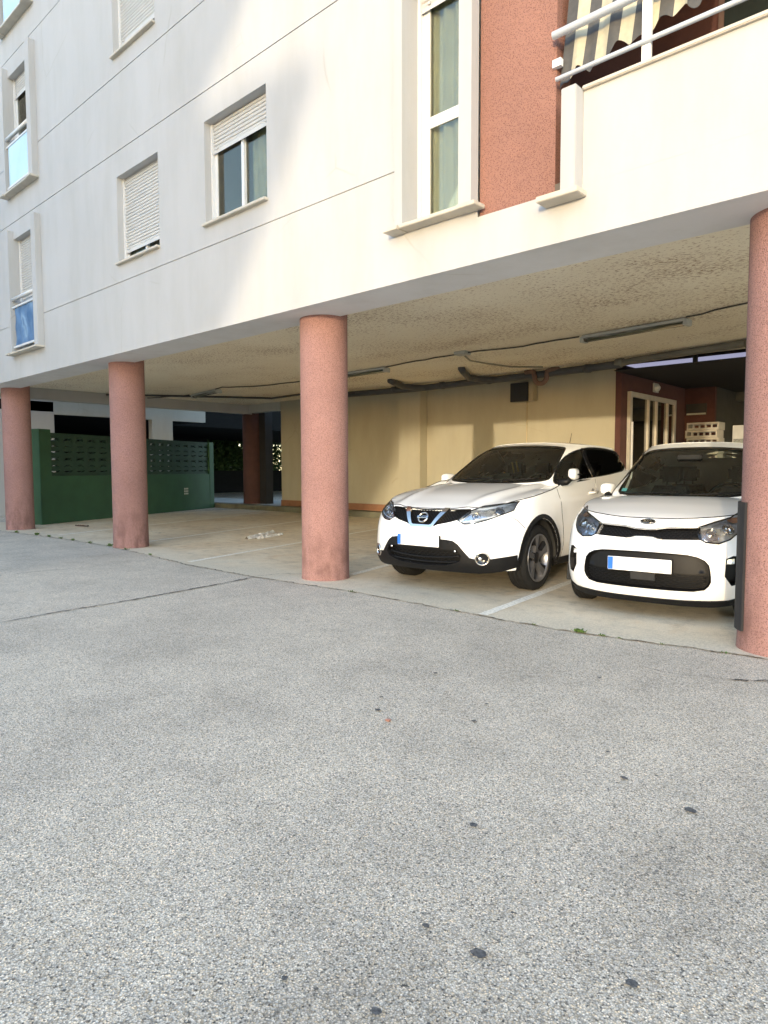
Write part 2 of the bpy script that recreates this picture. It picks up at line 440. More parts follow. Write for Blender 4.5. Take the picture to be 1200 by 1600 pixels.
# darker, oily film where cars stop and rusty splashes beside the columns are part of the floor material
# painted bay lines
def line(p, q, w=.10, z=.004, wear=.0):
    mb = MB(); dx, dy = q[0] - p[0], q[1] - p[1]; L_ = math.hypot(dx, dy); nx, ny = -dy / L_ * w / 2, dx / L_ * w / 2
    k = int(L_ / .06); v = []
    for i in range(k + 1):
        t = i / k; a, b = _rs.uniform(.86, 1.05), _rs.uniform(.86, 1.05)
        v += [(p[0] + dx * t + nx * a, p[1] + dy * t + ny * a, z), (p[0] + dx * t - nx * b, p[1] + dy * t - ny * b, z)]
    mb.add(v, [(2 * i, 2 * i + 1, 2 * i + 3, 2 * i + 2) for i in range(k)])
    tag(mb.build('parking_line', WPAINT), kind='structure')
for a, b in [((-3.28, .10), (-3.85, 5.2)), ((-8.20, .20), (-9.75, 5.85)), ((-10.86, .45), (-12.70, 6.2)), ((-13.50, .55), (-15.9, 7.3)), ((-5.72, .9), (-6.9, 5.6)), ((-.75, .5), (-1.3, 5.4))]:
    line(a, b)
# raised kerb in front of the back wall
KERB = simple('kerb_paint', (.13, .125, .085), .8, var=.3, vs=3, bs=(40, .3, .004))
tag(MB().bbox(-24, -5.72, 7.95, 8.33, -.02, .15, .012).build('kerb', KERB), kind='structure')
tag(MB().box(-24, -16.32, 8.332, 10.4, -.02, .147).build('pavement', simple('pale_pavement', (.42, .40, .34), .8, var=.2, vs=2)), kind='structure')
# ================================================================ APARTMENT BUILDING
B = empty('apartment_building', (0, 0, 0))
tag(B, 'white apartment block raised on pink round columns over an open car park', 'building')
XL, XR, ZB, ZT, CZ = -17.9, 6.0, 2.995, 12.0, 3.33
def wall_cells(mb, x0, x1, z0, z1, y, holes, grooves=()):
    """front face at y with openings (x0,x1,z0,z1,depth) and shallow horizontal grooves (x0,x1,z0,z1,depth)"""
    al = list(holes) + list(grooves)
    xs = sorted({x0, x1, *[v for h in al for v in h[:2]]}); zs = sorted({z0, z1, *[v for h in al for v in h[2:4]]})
    xs = [v for v in xs if x0 <= v <= x1]; zs = [v for v in zs if z0 <= v <= z1]
    for i in range(len(xs) - 1):
        for j in range(len(zs) - 1):
            cx, cz = (xs[i] + xs[i + 1]) / 2, (zs[j] + zs[j + 1]) / 2
            if any(h[0] < cx < h[1] and h[2] < cz < h[3] for h in al): continue
            mb.add([(xs[i], y, zs[j]), (xs[i + 1], y, zs[j]), (xs[i + 1], y, zs[j + 1]), (xs[i], y, zs[j + 1])], [(0, 1, 2, 3)])
    for h in al:
        a, b, c, d, e = h
        mb.add([(a, y, c), (b, y, c), (b, y, d), (a, y, d), (a, y + e, c), (b, y + e, c), (b, y + e, d), (a, y + e, d)],
               [(0, 3, 7, 4), (1, 5, 6, 2), (0, 4, 5, 1), (3, 2, 6, 7)])
        if h in grooves: mb.add([(a, y + e, c), (b, y + e, c), (b, y + e, d), (a, y + e, d)], [(0, 1, 2, 3)])
FH = 2.885
TALL = (-13.70, -12.60); BIGW = (-4.04, -3.42)
holes = []
for k in range(3):
    z = k * FH
    holes.append((TALL[0], TALL[1], 3.46 + z, min(5.55 + z, ZT - .2), .13))
    if k < 2 or True: holes.append((BIGW[0], BIGW[1], 3.46 + z, min(5.55 + z, ZT - .2), .16))
for k in range(2):
    z = k * FH
    holes += [(-9.60, -8.43, 4.28 + z, 5.5 + z, .13), (-7.32, -6.10, 4.28 + z, 5.5 + z, .13)]
G = .013
gr = []
for zc in (4.005, 6.895, 9.78): gr += [(-12.42, -4.22, zc - G / 2, zc + G / 2, .012), (XL, -13.80, zc - G / 2, zc + G / 2, .012)]
for zc in (5.85, 8.735, 11.6): gr += [(XL, -3.29, zc - G / 2, zc + G / 2, .012)]
mb = MB()
wall_cells(mb, XL, -3.29, 3.37, ZT, 0, holes, gr)
# the deep band over the car park (front, underside, inner face) and the balcony parapet
mb.add([(XL, 0, ZB), (XR, 0, ZB), (XR, 0, 3.37), (XL, 0, 3.37)], [(0, 1, 2, 3)])
mb.box(-2.36, XR, 0.0, .14, 3.3705, 4.035)
mb.box(XL - .02, XL, 0, 8.6, ZB + .05, ZT)            # gable end
mb.box(XL, XR, 8.45, 8.6, CZ + .02, ZT)               # rear wall of the upper floors
mb.box(XL, XR, 0.0, 8.6, ZT, ZT + .3)
mb.box(-2.3, XR, .0, .3, 5.86, ZT)                    # wall above the balcony
wall = mb.build('wall', PLASTER, B)
mb = MB(); mb.add([(XL, 0, ZB), (XR, 0, ZB), (XR, .57, ZB), (XL, .57, ZB), (XR, .57, CZ), (XL, .57, CZ)], [(0, 3, 2, 1), (3, 5, 4, 2)]); mb.build('edge_beam', SOFF, B)
# projecting jambs of the tall windows, each with its own little ledge
def jambs(x0, x1, zb, zt, xl, xr, name='window_surround'):
    mb = MB()
    mb.box(x0, xl, -.10, -.0005, zb, zt); mb.box(xr, x1, -.10, -.0005, zb, zt)
    mb.build(name, PLASTER, B)
for k in range(3):
    z = k * FH
    jambs(-13.79, -12.42, 3.455 + z, min(5.70 + z, ZT), TALL[0], TALL[1])
    jambs(-4.13, -3.292, 3.455 + z, min(5.70 + z, ZT), BIGW[0], BIGW[1])
# pink wall panel, its return into the balcony, balcony shell
mb = MB()
mb.add([(-3.29, .03, 3.37), (-2.60, .03, 3.37), (-2.60, .03, ZT), (-3.29, .03, ZT)], [(0, 1, 2, 3)])
mb.add([(-3.29, .0, 3.37), (-2.60, .0, 3.37), (-2.60, .03, 3.37), (-3.29, .03, 3.37)], [(0, 1, 2, 3)])
mb.build('pink_wall', PINKW, B)
mb = MB()
mb.add([(-2.60, .25, 3.37), (-2.60, 1.7, 3.37), (-2.60, 1.7, 5.86), (-2.60, .25, 5.86)], [(0, 1, 2, 3)])
mb.add([(-2.60, 1.7, 3.37), (XR, 1.7, 3.37), (XR, 1.7, 5.7), (-2.60, 1.7, 5.7)], [(0, 1, 2, 3)])
mb.build('balcony_wall', PINKSHADE, B)
mb = MB()
mb.add([(-2.60, .03, 3.37), (-2.60, .25, 3.37), (-2.60, .25, 5.86), (-2.60, .03, 5.86)], [(0, 1, 2, 3)]); mb.build('pink_return', PINKW, B)
mb = MB(); mb.box(-2.6, XR, .03, 1.7, 3.371, 3.45); mb.box(-2.6, XR, .0, 1.7, 5.70, 5.85)
mb.build('balcony_slab', simple('brown_soffit', (.13, .105, .08), .9), B)
mb = MB(); mb.bbox(-2.48, -2.362, -.12, .03, 3.32, 4.05, .006); mb.build('balcony_pier', PLASTER, B)
mb = MB(); mb.bbox(-2.66, -2.325, -.155, -.0005, 3.275, 3.318, .005); mb.build('pier_ledge', STONE, B)
mb = MB(); mb.bbox(-2.36, XR, -.03, .17, 4.0355, 4.065, .006); mb.build('coping', STONE, B)
# a small window at the back of the balcony
mb = MB(); mb.box(-1.95, -1.2, 1.66, 1.697, 4.6, 5.5); f_ = mb.build('window', simple('brown_frame', (.10, .06, .05), .6), B)
mb = MB(); mb.box(-1.9, -1.25, 1.65, 1.659, 4.65, 5.45); mb.build('pane', simple('dark_glass', (.02, .025, .025), .05), f_)
# railing of the balcony
mb = MB()
mb.tube([(-2.59, -.045, 4.50), (XR, -.045, 4.50)], .029, 12)
mb.tube([(-2.57, -.03, 4.185), (XR, -.03, 4.185)], .017, 10)
for xx in (-1.90, .2, 2.3): mb.box(xx - .03, xx + .03, -.02, .012, 4.066, 4.53)
mb.box(-2.62, -2.55, -.0, .04, 4.30, 4.355)
mb.build('balcony_railing', simple('white_rail', (.80, .79, .77), .4, var=.02), B)
# ceiling of the car park
mb = MB(); mb.add([(XL, .57, CZ), (XR, .57, CZ), (XR, 8.30, CZ), (XL, 8.30, CZ)], [(0, 3, 2, 1)])
mb.add([(XL, .57, CZ + .14), (XR, .57, CZ + .14), (XR, 8.45, CZ + .14), (XL, 8.45, CZ + .14)], [(0, 1, 2, 3)])
mb.add([(XL, 8.30, CZ), (XR, 8.30, CZ), (XR, 8.30, CZ + .16), (XL, 8.30, CZ + .16)], [(0, 1, 2, 3)])
mb.build('ceiling', CEIL, B)
mb = MB(); mb.box(-18.20, -17.92, -.0, 8.55, 3.06, 3.42); mb.box(-17.9, -16.3, 8.32, 8.55, 3.08, 3.36); mb.build('end_beam', BEAMP, B)
# round columns
for i, cx in enumerate((-15.54, -10.58, -5.818, -1.085, 3.70)):
    mb = MB(); n_ = 64; prof = [(.282, 0.0), (.279, .03), (.2765, .3)] + [(.2745, .3 + .3 * k) for k in range(1, 10)] + [(.2745, CZ - .002)]
    mb.lathe(prof, (0, 0, 0), 'z', n_)
    o = mb.build('column', PINK, B, (cx, .568, 0)); o.rotation_euler.z = i * 1.3
    tag(o, group=None)
    if i == 3:
        gd = MB(); v = []; 
        for zz in (.135, 1.04):
            for a in range(9):
                t = math.radians(180 + a * 6.8); v.append((.2785 * math.cos(t), .2785 * math.sin(t), zz))
            for a in range(9):
                t = math.radians(180 + a * 6.8); v.append((.296 * math.cos(t), .296 * math.sin(t), zz))
        fs = [(a, a + 1, 19 + a, 18 + a) for a in range(8)] + [(9 + a, 27 + a, 28 + a, 10 + a) for a in range(8)] + [(0, 18, 27, 9), (8, 17, 35, 26)] + [(a, 9 + a, 10 + a, a + 1) for a in range(8)] + [(18 + a, 19 + a, 28 + a, 27 + a) for a in range(8)]
        gd.add(v, fs); g_ = gd.build('bumper_strip', simple('black_rubber', (.014, .014, .016), .75, var=.25), o); g_.rotation_euler.z = -i * 1.3 + math.radians(-8)
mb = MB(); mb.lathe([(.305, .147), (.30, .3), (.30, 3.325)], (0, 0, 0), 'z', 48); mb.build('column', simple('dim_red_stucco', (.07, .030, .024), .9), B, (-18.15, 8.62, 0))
mb = MB(); mb.box(-17.86, -17.55, 8.7, 9.0, .147, 3.3); mb.build('pier', simple('dark_pier', (.02, .019, .018), .9), B)
# back wall of the car park with its pier and terracotta skirting
mb = MB()
mb.box(-16.3, -5.72, 8.35, 8.44, 0, CZ + .01)
mb.box(-16.3, -16.2, 8.441, 13, 0, CZ + .01)
mb.build('back_wall', CREAM, B)
mb = MB(); mb.bbox(-11.25, -10.55, 8.06, 8.348, .15, CZ - .002, .01); mb.build('wall_pier', CREAM, B)
mb = MB(); mb.box(-16.31, -11.255, 8.325, 8.347, .15, .33); mb.box(-10.545, -5.70, 8.325, 8.347, .15, .33); mb.build('skirting', TERRA, B)
# ---------------------------------------------------------------- windows
def shutter_mesh(x0, x1, z0, z1, y):
    mb = MB(); z = z0 + .05; prof = [(y - .012, z0), (y - .012, z)]
    while z < z1:
        h = min(.045, z1 - z)
        prof += [(y + .008, z + .001), (y - .006, z + .007), (y - .011, z + h * .45), (y - .006, z + h - .010), (y + .008, z + h - .002)]
        z += .045
    v = []
    for (yy, zz) in prof: v += [(x0, yy, zz), (x1, yy, zz)]
    mb.add(v, [(2 * i, 2 * i + 1, 2 * i + 3, 2 * i + 2) for i in range(len(prof) - 1)], 0, False)
    for xx in (x0 + .10, x1 - .10): mb.box(xx - .012, xx + .012, y - .030, y - .0125, z0 + .04, z0 + .065)
    return mb
def curtain(x0, x1, z0, z1, y, amp=.02, per=.11):
    mb = MB(); k = int((x1 - x0) / .012); v = []
    for i in range(k + 1):
        xx = x0 + (x1 - x0) * i / k; yy = y + amp * math.sin(xx / per * 6.283) + amp * .4 * math.sin(xx / per * 2.7 + 1)
        v += [(xx, yy, z0), (xx, yy, z1)]
    mb.add(v, [(2 * i, 2 * i + 2, 2 * i + 3, 2 * i + 1) for i in range(k)], 0, True); return mb
def ring(mb, x0, x1, z0, z1, y0, y1, w, wl=None, wb=None):
    wl = wl or w; wb = wb or w
    mb.box(x0, x0 + wl, y0, y1, z0, z1); mb.box(x1 - w, x1, y0, y1, z0, z1)
    mb.box(x0 + wl, x1 - w, y0, y1, z1 - w, z1); mb.box(x0 + wl, x1 - w, y0, y1, z0, z0 + wb)
def window(x0, x1, z0, z1, drop, yb, label, sill=True, mid=None, transom=None, curt='half', rail=None, sillends=False):
    """frame, two sashes, panes, roller shutter, curtain and stone sill"""
    mb = MB(); ring(mb, x0, x1, z0, z1, yb, yb + .06, .035)
    mb.box(x0, x0 + .03, yb - .035, yb - .0005, z0, z1); mb.box(x1 - .03, x1, yb - .035, yb - .0005, z0, z1)
    fr = mb.build('window', ALU, B); fr['label'] = label
    if mid:
        for (a, b, yo) in ((x0 + .036, mid + .025, .012), (mid - .02, x1 - .036, .036)):
            s = MB(); ring(s, a, b, z0 + .036, z1 - .036, yb + yo - .010, yb + yo + .012, .05); s.build('sash', ALU, fr)
            g = MB(); g.box(a + .05, b - .05, yb + yo - .002, yb + yo + .002, z0 + .08, z1 - .08); g.build('pane', WINGL, fr)
    if transom:
        s = MB(); ring(s, x0 + .036, x1 - .036, z0 + .036, z1 - .036, yb + .005, yb + .03, .045, .075); s.box(x0 + .11, x1 - .08, yb + .006, yb + .029, transom - .05, transom + .05); s.build('sash', ALU, fr)
        g = MB(); g.box(x0 + .11, x1 - .08, yb + .012, yb + .016, z0 + .08, transom - .05); g.build('pane', WINGL, fr)
        g = MB(); g.box(x0 + .11, x1 - .08, yb + .012, yb + .016, transom + .05, z1 - .08); g.build('pane', WINGL, fr)
    zs = z1 - (z1 - z0) * drop
    if drop > 0: shutter_mesh(x0 + .031, x1 - .031, zs, z1 - .002, yb - .008).build('shutter', SHUT, fr)
    if curt == 'half': curtain(x0 + (x1 - x0) * .55, x1 - .03, z0 + .05, z1 - .05, yb + .10).build('curtain', CURT, fr)
    elif curt == 'full': curtain(x0 + .03, x1 - .03, z0 + .05, z1 - .05, yb + .085, .03, .13).build('curtain', CURT, fr)
    elif curt == 'left': curtain(x0 + .03, x0 + (x1 - x0) * .35, z0 + .05, z1 - .05, yb + .10).build('curtain', CURT, fr)
    mb = MB(); mb.bbox(x0 - .015, x1 + .015, -.135 if sillends else -.055, yb, z0 - .034, z0 - .001, .005)
    if sillends:
        mb.bbox(x0 - .19, x0 - .016, -.155, -.001, z0 - .04, z0 - .006, .004); mb.bbox(x1 + .016, x1 + .20, -.155, -.001, z0 - .04, z0 - .006, .004)
    mb.build('sill', STONE, fr)
    mb = MB(); mb.box(x0 - .02, x1 + .02, yb + .061, yb + .9, z0 - .03, z0 + .0); mb.build('room_floor', DARKROOM, fr)
    return fr
w1 = window(-9.60, -8.43, 4.28, 5.5, .875, .125, 'window with its roller shutter let down almost to the sill, first floor', mid=-9.02, curt='left')
w2 = window(-7.32, -6.10, 4.28, 5.5, .30, .125, 'window with its shutter half way up and a green curtain, first floor', mid=-6.72)
w3 = window(-9.60, -8.43, 4.28 + FH, 5.5 + FH, .86, .125, 'window with a lowered shutter, second floor', mid=-9.02, curt='left')
w4 = window(-7.32, -6.10, 4.28 + FH, 5.5 + FH, .5, .125, 'window on the second floor above the half open one', mid=-6.72)
wb = window(BIGW[0], BIGW[1], 3.46, 5.55, .09, .155, 'tall narrow window with green curtain beside the pink wall', transom=4.40, curt='full', sillends=True)
wb2 = window(BIGW[0], BIGW[1], 3.46 + FH, 5.55 + FH, .4, .155, 'upper tall narrow window beside the pink wall', transom=4.40 + FH, curt='full', sillends=True)
FROST = simple('frosted_sky_glass', (.45, .62, .74), .12, var=.08, vs=1.5)  # pale blue puts the sky's reflection into the glass colour
def m_fabric():
    m, N, L, P = _nodes('blue_fabric')
    tc = N.new('ShaderNodeTexCoord').outputs['Object']
    c = ramp(N, L, noise(N, L, tc, 2.4, 2, .5), [(.35, (.05, .12, .24)), (.55, (.10, .19, .33)), (.64, (.20, .31, .44)), (.72, (.09, .17, .30))])
    L.new(c, P.inputs['Base Color']); P.inputs['Roughness'].default_value = .7
    bump(N, L, P, noise(N, L, tc, 5, 3), .5, .03); return m
FABRIC = m_fabric()
for k, (dr, lab) in enumerate([(.98, 'tall window with closed shutter and blue cloth behind its rail'), (.17, 'tall window with a raised shutter and a pale glass guard'), (.3, 'topmost tall window with a pale glass guard')]):
    z = k * FH
    f_ = window(TALL[0], TALL[1], 3.46 + z, min(5.55 + z, ZT - .2), dr, .125, lab, mid=-13.15, curt='half', sillends=True)
    r_ = MB(); r_.tube([(TALL[0], -.05, 4.44 + z), (TALL[1], -.05, 4.44 + z)], .034, 12); r_.build('hand_rail', ALU, f_)
    r_ = MB(); r_.box(TALL[0], TALL[1], -.065, -.035, 4.275 + z, 4.305 + z); r_.build('guard_rail', ALU, f_)
    r_ = MB(); r_.box(TALL[0], TALL[1], -.065, -.035, 3.545 + z, 3.58 + z)
    r_.build('guard_rail', ALU, f_)
    if k == 0:
        q = MB(); v = []; nx_, nz_ = 30, 20
        for i in range(nx_ + 1):
            for j in range(nz_ + 1):
                v.append((TALL[0] + .06 + (1.03) * i / nx_, -.04 + .012 * math.sin(i * .9 + j * .3) * math.sin(j * .35), 3.582 + z + .69 * j / nz_))
        q.add(v, [(i * (nz_ + 1) + j, (i + 1) * (nz_ + 1) + j, (i + 1) * (nz_ + 1) + j + 1, i * (nz_ + 1) + j + 1) for i in range(nx_) for j in range(nz_)], 0, True)
        q.build('blue_cloth', FABRIC, f_)
    else:
        q = MB(); q.box(TALL[0] + .07, TALL[1] - .02, -.054, -.046, 3.581 + z, 4.274 + z); q.build('glass_guard', FROST, f_)
# ---------------------------------------------------------------- courtyard beyond the right end of the back wall
mb = MB(); mb.box(-5.718, -5.60, 8.335, 12.0, 0, CZ)
mb.box(-5.60, -4.93, 12.0, 12.12, 0, 3.1645)
mb.build('court_wall', PINKSHADE, B)
mb = MB(); ring(mb, 0, 2.58, 0, 2.82, 0, .07, .10)
for q_ in (.95, 1.40, 2.05): mb.box(q_ - .035, q_ + .035, -.01, .06, .1, 2.72)
gd = mb.build('glass_door', simple('door_frame_white', (.45, .42, .36), .45), B, (-5.598, 8.6, 0)); gd.rotation_euler.z = math.radians(90); gd.location = (-5.515, 8.6, 0)
mb = MB(); mb.box(.1, 2.48, .03, .036, .1, 2.72); mb.build('pane', glassmat('dark_court_glass', (.10, .12, .10), 2.2), gd)
mb = MB(); mb.box(-.12, -.09, -.10, -.07, .9, 2.2); mb.build('door_handle', ALU, gd)
mb = MB(); mb.box(-5.599, 6, 7.99, 14.0, 3.165, 3.18)
for q_ in (-4.12, -3.12, -2.0, -.8): mb.box(q_ - .035, q_ + .035, 8.01, 8.08, 3.181, CZ + .3)
cnp = mb.build('canopy', simple('black_canopy', (.012, .012, .012), .8), B)
mb = MB(); mb.box(-5.59, 6, 8.10, 8.104, 3.181, CZ + .12); mb.build('sky_tint_pane', glassmat('lilac_tint', (.33, .28, .32), .5), cnp)  # tinted pane added to tone down the sky showing through the gap
# dark parking hall behind the courtyard
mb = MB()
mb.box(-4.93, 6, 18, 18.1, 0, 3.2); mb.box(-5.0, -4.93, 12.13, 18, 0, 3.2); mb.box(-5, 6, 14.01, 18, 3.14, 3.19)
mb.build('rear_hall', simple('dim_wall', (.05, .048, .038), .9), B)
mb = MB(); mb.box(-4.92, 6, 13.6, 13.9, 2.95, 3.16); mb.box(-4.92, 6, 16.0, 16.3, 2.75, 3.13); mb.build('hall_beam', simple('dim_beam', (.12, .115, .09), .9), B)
# ================================================================ NEIGHBOURING BUILDING (left end)
NB = empty('neighbouring_building', (-20.2, 0, 0)); tag(NB, 'white building with a black window band and dark garage behind the left column', 'building')
mb = MB()
mb.box(-20.45, -20.2, -8, 3.17, 0, 2.94); mb.box(-20.45, -20.2, -8, 3.17, 3.225, 3.275); mb.box(-20.4, -20.25, -8, 2.2, 2.94, 3.225)
mb.box(-20.45, -20.2, -8, 8.2, 3.276, 7.5); mb.box(-31, -20.46, -8, -7.8, 0, 7.5); mb.box(-31, -20.2, -8, 8.2, 7.5, 7.7)
mb.build('wall', PLASTER, NB)
mb = MB(); mb.box(-20.42, -20.215, 3.172, 8.2, 2.88, 3.275)
for (a, b) in ((6.23, 6.95),): mb.box(-20.46, -20.21, a, b, 0, 2.88)
mb.build('lintel', BEAMP, NB)
mb = MB(); mb.box(-20.30, -20.22, 2.2, 3.165, 2.941, 3.224); mb.box(-20.24, -20.22, -7.9, 3.165, 2.942, 3.223)
mb.build('window_band', simple('black_glass', (.01, .01, .012), .12), NB)
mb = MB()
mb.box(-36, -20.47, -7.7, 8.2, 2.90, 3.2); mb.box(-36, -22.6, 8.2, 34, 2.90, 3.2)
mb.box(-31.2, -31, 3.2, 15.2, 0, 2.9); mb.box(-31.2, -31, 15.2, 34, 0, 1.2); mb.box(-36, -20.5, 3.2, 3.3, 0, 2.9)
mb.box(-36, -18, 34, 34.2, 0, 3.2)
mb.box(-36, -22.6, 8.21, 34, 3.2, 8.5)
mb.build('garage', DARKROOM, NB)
for o in NB.children: o.location = (20.2, 0, 0)
# unseen block added behind the camera, outlined to cast the facade shade
BLK = empty('sun_blocker', (10, -34, 0)); tag(BLK, 'unseen block added behind the camera to shade part of the facade', 'building')
def blk_pt(x, z, y=-34.0): return (x + .394 * 34, y, z + .0829 * 34)
SHX = .38
shade = [(a + SHX, b) for a, b in [(-40, -2.9), (-12.4, -2.9), (-8.62, 2.2), (-8.55, 2.93), (-7.34, 2.94), (-5.60, 5.25), (-5.72, 5.5), (-6.8, 5.6), (-7.9, 5.6), (-6.3, 6.9), (-5.3, 8.2), (-4.2, 12), (-4.2, 15), (-40, 15)]]
mb = MB(); k = len(shade)
F0 = [blk_pt(*p) for p in shade]; F1 = [(x, y - 6, z) for x, y, z in F0]
mb.add(F0 + F1, [tuple(range(k))[::-1], tuple(range(k, 2 * k))] + [(i, (i + 1) % k, k + (i + 1) % k, k + i) for i in range(k)])
o = mb.build('wall', PLASTER, BLK); o.location = (-10, 34, 0)
for j in range(4):  # panes added on the unseen sun-blocking block
    for i in range(4):
        mb = MB(); mb.box(-16 + i * 3.4, -14.6 + i * 3.4, -33.98, -33.93, 1.2 + j * 2.9, 2.7 + j * 2.9)
        o = mb.build('window', simple('blocker_glass', (.05, .06, .07), .1), BLK); o.location = (-10, 34, 0)
# ================================================================ GREEN GARDEN WALL
GA, GBp = Vector((-16.43, 1.24, 0)), Vector((-19.35, 7.83, 0))
gl = (GBp - GA).length; ga = math.atan2((GBp - GA).y, (GBp - GA).x)
GW = empty('green_wall', GA, ga); tag(GW, 'dark green wall with an openwork upper half beside the leftmost column', 'wall')
mb = MB(); mb.bbox(0.0, .34, -.14, .14, 0, 2.22, .008); mb.bbox(gl - .25, gl, -.105, .105, 0, 2.16, .008); mb.build('post', GREEN, GW)
mb = MB(); mb.bbox(.341, gl - .251, -.10, .10, 0, 1.13, .006); mb.build('base_wall', GREEN, GW)
# openwork blocks: lens-shaped slots cut through the slab
mb = MB()
def flat(u, v): return (u, -.045, v), (0, -1, 0)
cell = .40; nx_ = int((gl - .60) / cell); zb_, zt_ = 1.131, 2.10
def slot(cx, cz, up, hw=.135, th=.028, bend=.035):
    a = []
    for t in np.linspace(-1, 1, 9): a.append((cx + hw * t, cz + up * bend * (1 - t * t) + th * math.sqrt(max(0, 1 - t * t * .92))))
    for t in np.linspace(1, -1, 9): a.append((cx + hw * t, cz + up * bend * (1 - t * t) - th * .3))
    return a
for i in range(nx_ + 1):
    x0 = .342 + i * cell; x1 = min(x0 + cell, gl - .252)
    if x1 - x0 < .2: continue
    hs = []
    for j in range(4):
        zc = zb_ + .12 + j * .235; up = 1 if j % 2 == 0 else -1
        hs.append(slot((x0 + x1) / 2, zc, -up)); hs.append(slot((x0 + x1) / 2, zc + .085, up, .125, .020))
    panel(mb, flat, [(x0, zb_), (x1, zb_), (x1, zt_), (x0, zt_)], hs, .06, 0, .09)
mb.box(.342, gl - .252, -.06, .06, zt_ + .001, zt_ + .05)
mb.sm = [False] * len(mb.sm)
mb.build('openwork', GREENL, GW)
mb = MB()
for a in range(3):
    for b in range(3): mb.box(5.55 + a * .075, 5.60 + a * .075, .1005, .106, .50 + b * .075, .55 + b * .075)
mb2 = MB()
for a in range(3):
    for b in range(3): mb2.box(5.55 + a * .075, 5.60 + a * .075, -.107, -.1005, .50 + b * .075, .55 + b * .075)
mb2.build('vent_grid', simple('pale_vent', (.42, .44, .38), .8), GW)
# foliage behind the garage seen through its opening: many small leaves
def leaves(name, c, r, n, mat, label, cat, size=.06, rs=None, group=None):
    rs = rs or random.Random(5); t_ = empty(name, (c[0], c[1], 0)); tag(t_, label, cat, group)
    mb = MB()
    for i in range(n):
        a = Vector((rs.gauss(0, .45), rs.gauss(0, .45), rs.gauss(0, .45)))
        p = Vector((a.x * r[0], a.y * r[1], a.z * r[2] + c[2]))
        if p.z < .05: continue
        d = Vector((rs.uniform(-1, 1), rs.uniform(-1, 1), rs.uniform(-1, 1))).normalized(); e = d.orthogonal().normalized(); s_ = size * rs.uniform(.6, 1.4)
        mb.add([p - d * s_, p + e * s_ * .45, p + d * s_, p - e * s_ * .45], [(0, 1, 2, 3)], rs.choice((0, 0, 1)))
    mb.build('foliage', [simple('leaf_green', (.03, .07, .018), .6, var=.3, vs=3), simple('leaf_pale', (.07, .12, .035), .6, var=.3, vs=3)], t_)
    mb = MB(); 
    for q in range(5): mb.tube([(0, 0, 0), (rs.uniform(-.3, .3) * r[0], rs.uniform(-.5, .5) * r[1], c[2] * .6), (rs.uniform(-.7, .7) * r[0], rs.uniform(-.9, .9) * r[1], c[2] + r[2] * .5)], [.05, .035, .012], 6)
    mb.build('stem', simple('bark', (.10, .075, .05), .9), t_)
    return t_
leaves('shrub', (-33.0, 16.5, 2.0), (1.2, 2.2, 1.9), 8000, None, 'sunlit green shrub seen through the dark garage, left of the far column', 'shrub', .13, random.Random(2), 'shrubs behind the garage')
leaves('shrub', (-33.0, 20.0, 2.0), (1.2, 2.0, 1.9), 6000, None, 'green shrub in front of white railings seen right of the far column', 'shrub', .11, random.Random(9), 'shrubs behind the garage')
mb = MB()
for i in range(16): mb.box(-35.0, -34.9, 18 + i * .28, 18.12 + i * .28, .3, 2.1)
mb.box(-35.0, -34.9, 17.9, 22.5, 2.1, 2.2)
tag(mb.build('white_railing', ALU), 'white upright railing behind the shrubs beyond the garage', 'railing')
# ================================================================ CEILING LAMPS, CABLE, PIPES
def ceiling_lamp(p, q, label):
    dx, dy = q[0] - p[0], q[1] - p[1]; L_ = math.hypot(dx, dy); t_ = empty('ceiling_lamp', ((p[0] + q[0]) / 2, (p[1] + q[1]) / 2, CZ), math.atan2(dy, dx)); tag(t_, label, 'lamp', 'strip lamps under the car park ceiling')
    mb = MB(); mb.bbox(-L_ / 2, L_ / 2, -.075, .075, -.055, -.012, .006); mb.box(-L_ / 2 + .2, -L_ / 2 + .26, -.02, .02, -.012, 0); mb.box(L_ / 2 - .26, L_ / 2 - .2, -.02, .02, -.012, 0)
    for sx in (-1, 1): mb.bbox(sx * L_ / 2 - .03, sx * L_ / 2 + .03, -.08, .08, -.115, -.03, .008)
    mb.build('housing', LAMPB, t_)
    mb = MB(); v = []; k = 12
    for xx in (-L_ / 2 + .03, L_ / 2 - .03):
        for a in range(k + 1): t = math.pi * a / k; v.append((xx, -.065 * math.cos(t), -.056 - .055 * math.sin(t)))
    mb.add(v, [(a, a + 1, k + 2 + a, k + 1 + a) for a in range(k)] + [tuple(range(k + 1)), tuple(range(k + 1, 2 * k + 2))[::-1]], 0, True)
    mb.build('diffuser', glassmat('lamp_cover', (.70, .70, .64), 1.0), t_)
    mb = MB(); mb.tube([(-L_ / 2 + .06, 0, -.083), (L_ / 2 - .06, 0, -.083)], .018, 10); mb.build('fluorescent_tube', LAMPG, t_)
ceiling_lamp((-4.82, 5.09), (-3.22, 4.89), 'unlit strip lamp on the ceiling nearest the front right column')
ceiling_lamp((-10.65, 5.35), (-9.16, 5.32), 'unlit strip lamp on the ceiling just right of the middle column')
ceiling_lamp((-16.3, 5.35), (-14.75, 5.10), 'farthest unlit strip lamp, on the ceiling left of the middle column')
rs = random.Random(4)
def wig(pts, z, r, name, mat, label, cat, step=.25, amp=.012):
    q = resample(pts, step, False); P_ = [(a + rs.uniform(-amp, amp), b + rs.uniform(-amp, amp), z - rs.uniform(0, amp)) for a, b in q]
    mb = MB(); mb.tube(P_, r, 6); return tag(mb.build(name, mat), label, cat)
wig([(3, 3.9), (-2.36, 4.45), (-3.2, 4.75)], CZ - .02, .011, 'cable', CABLE, 'dark cable on the ceiling running right from the nearest strip lamp', 'cable')
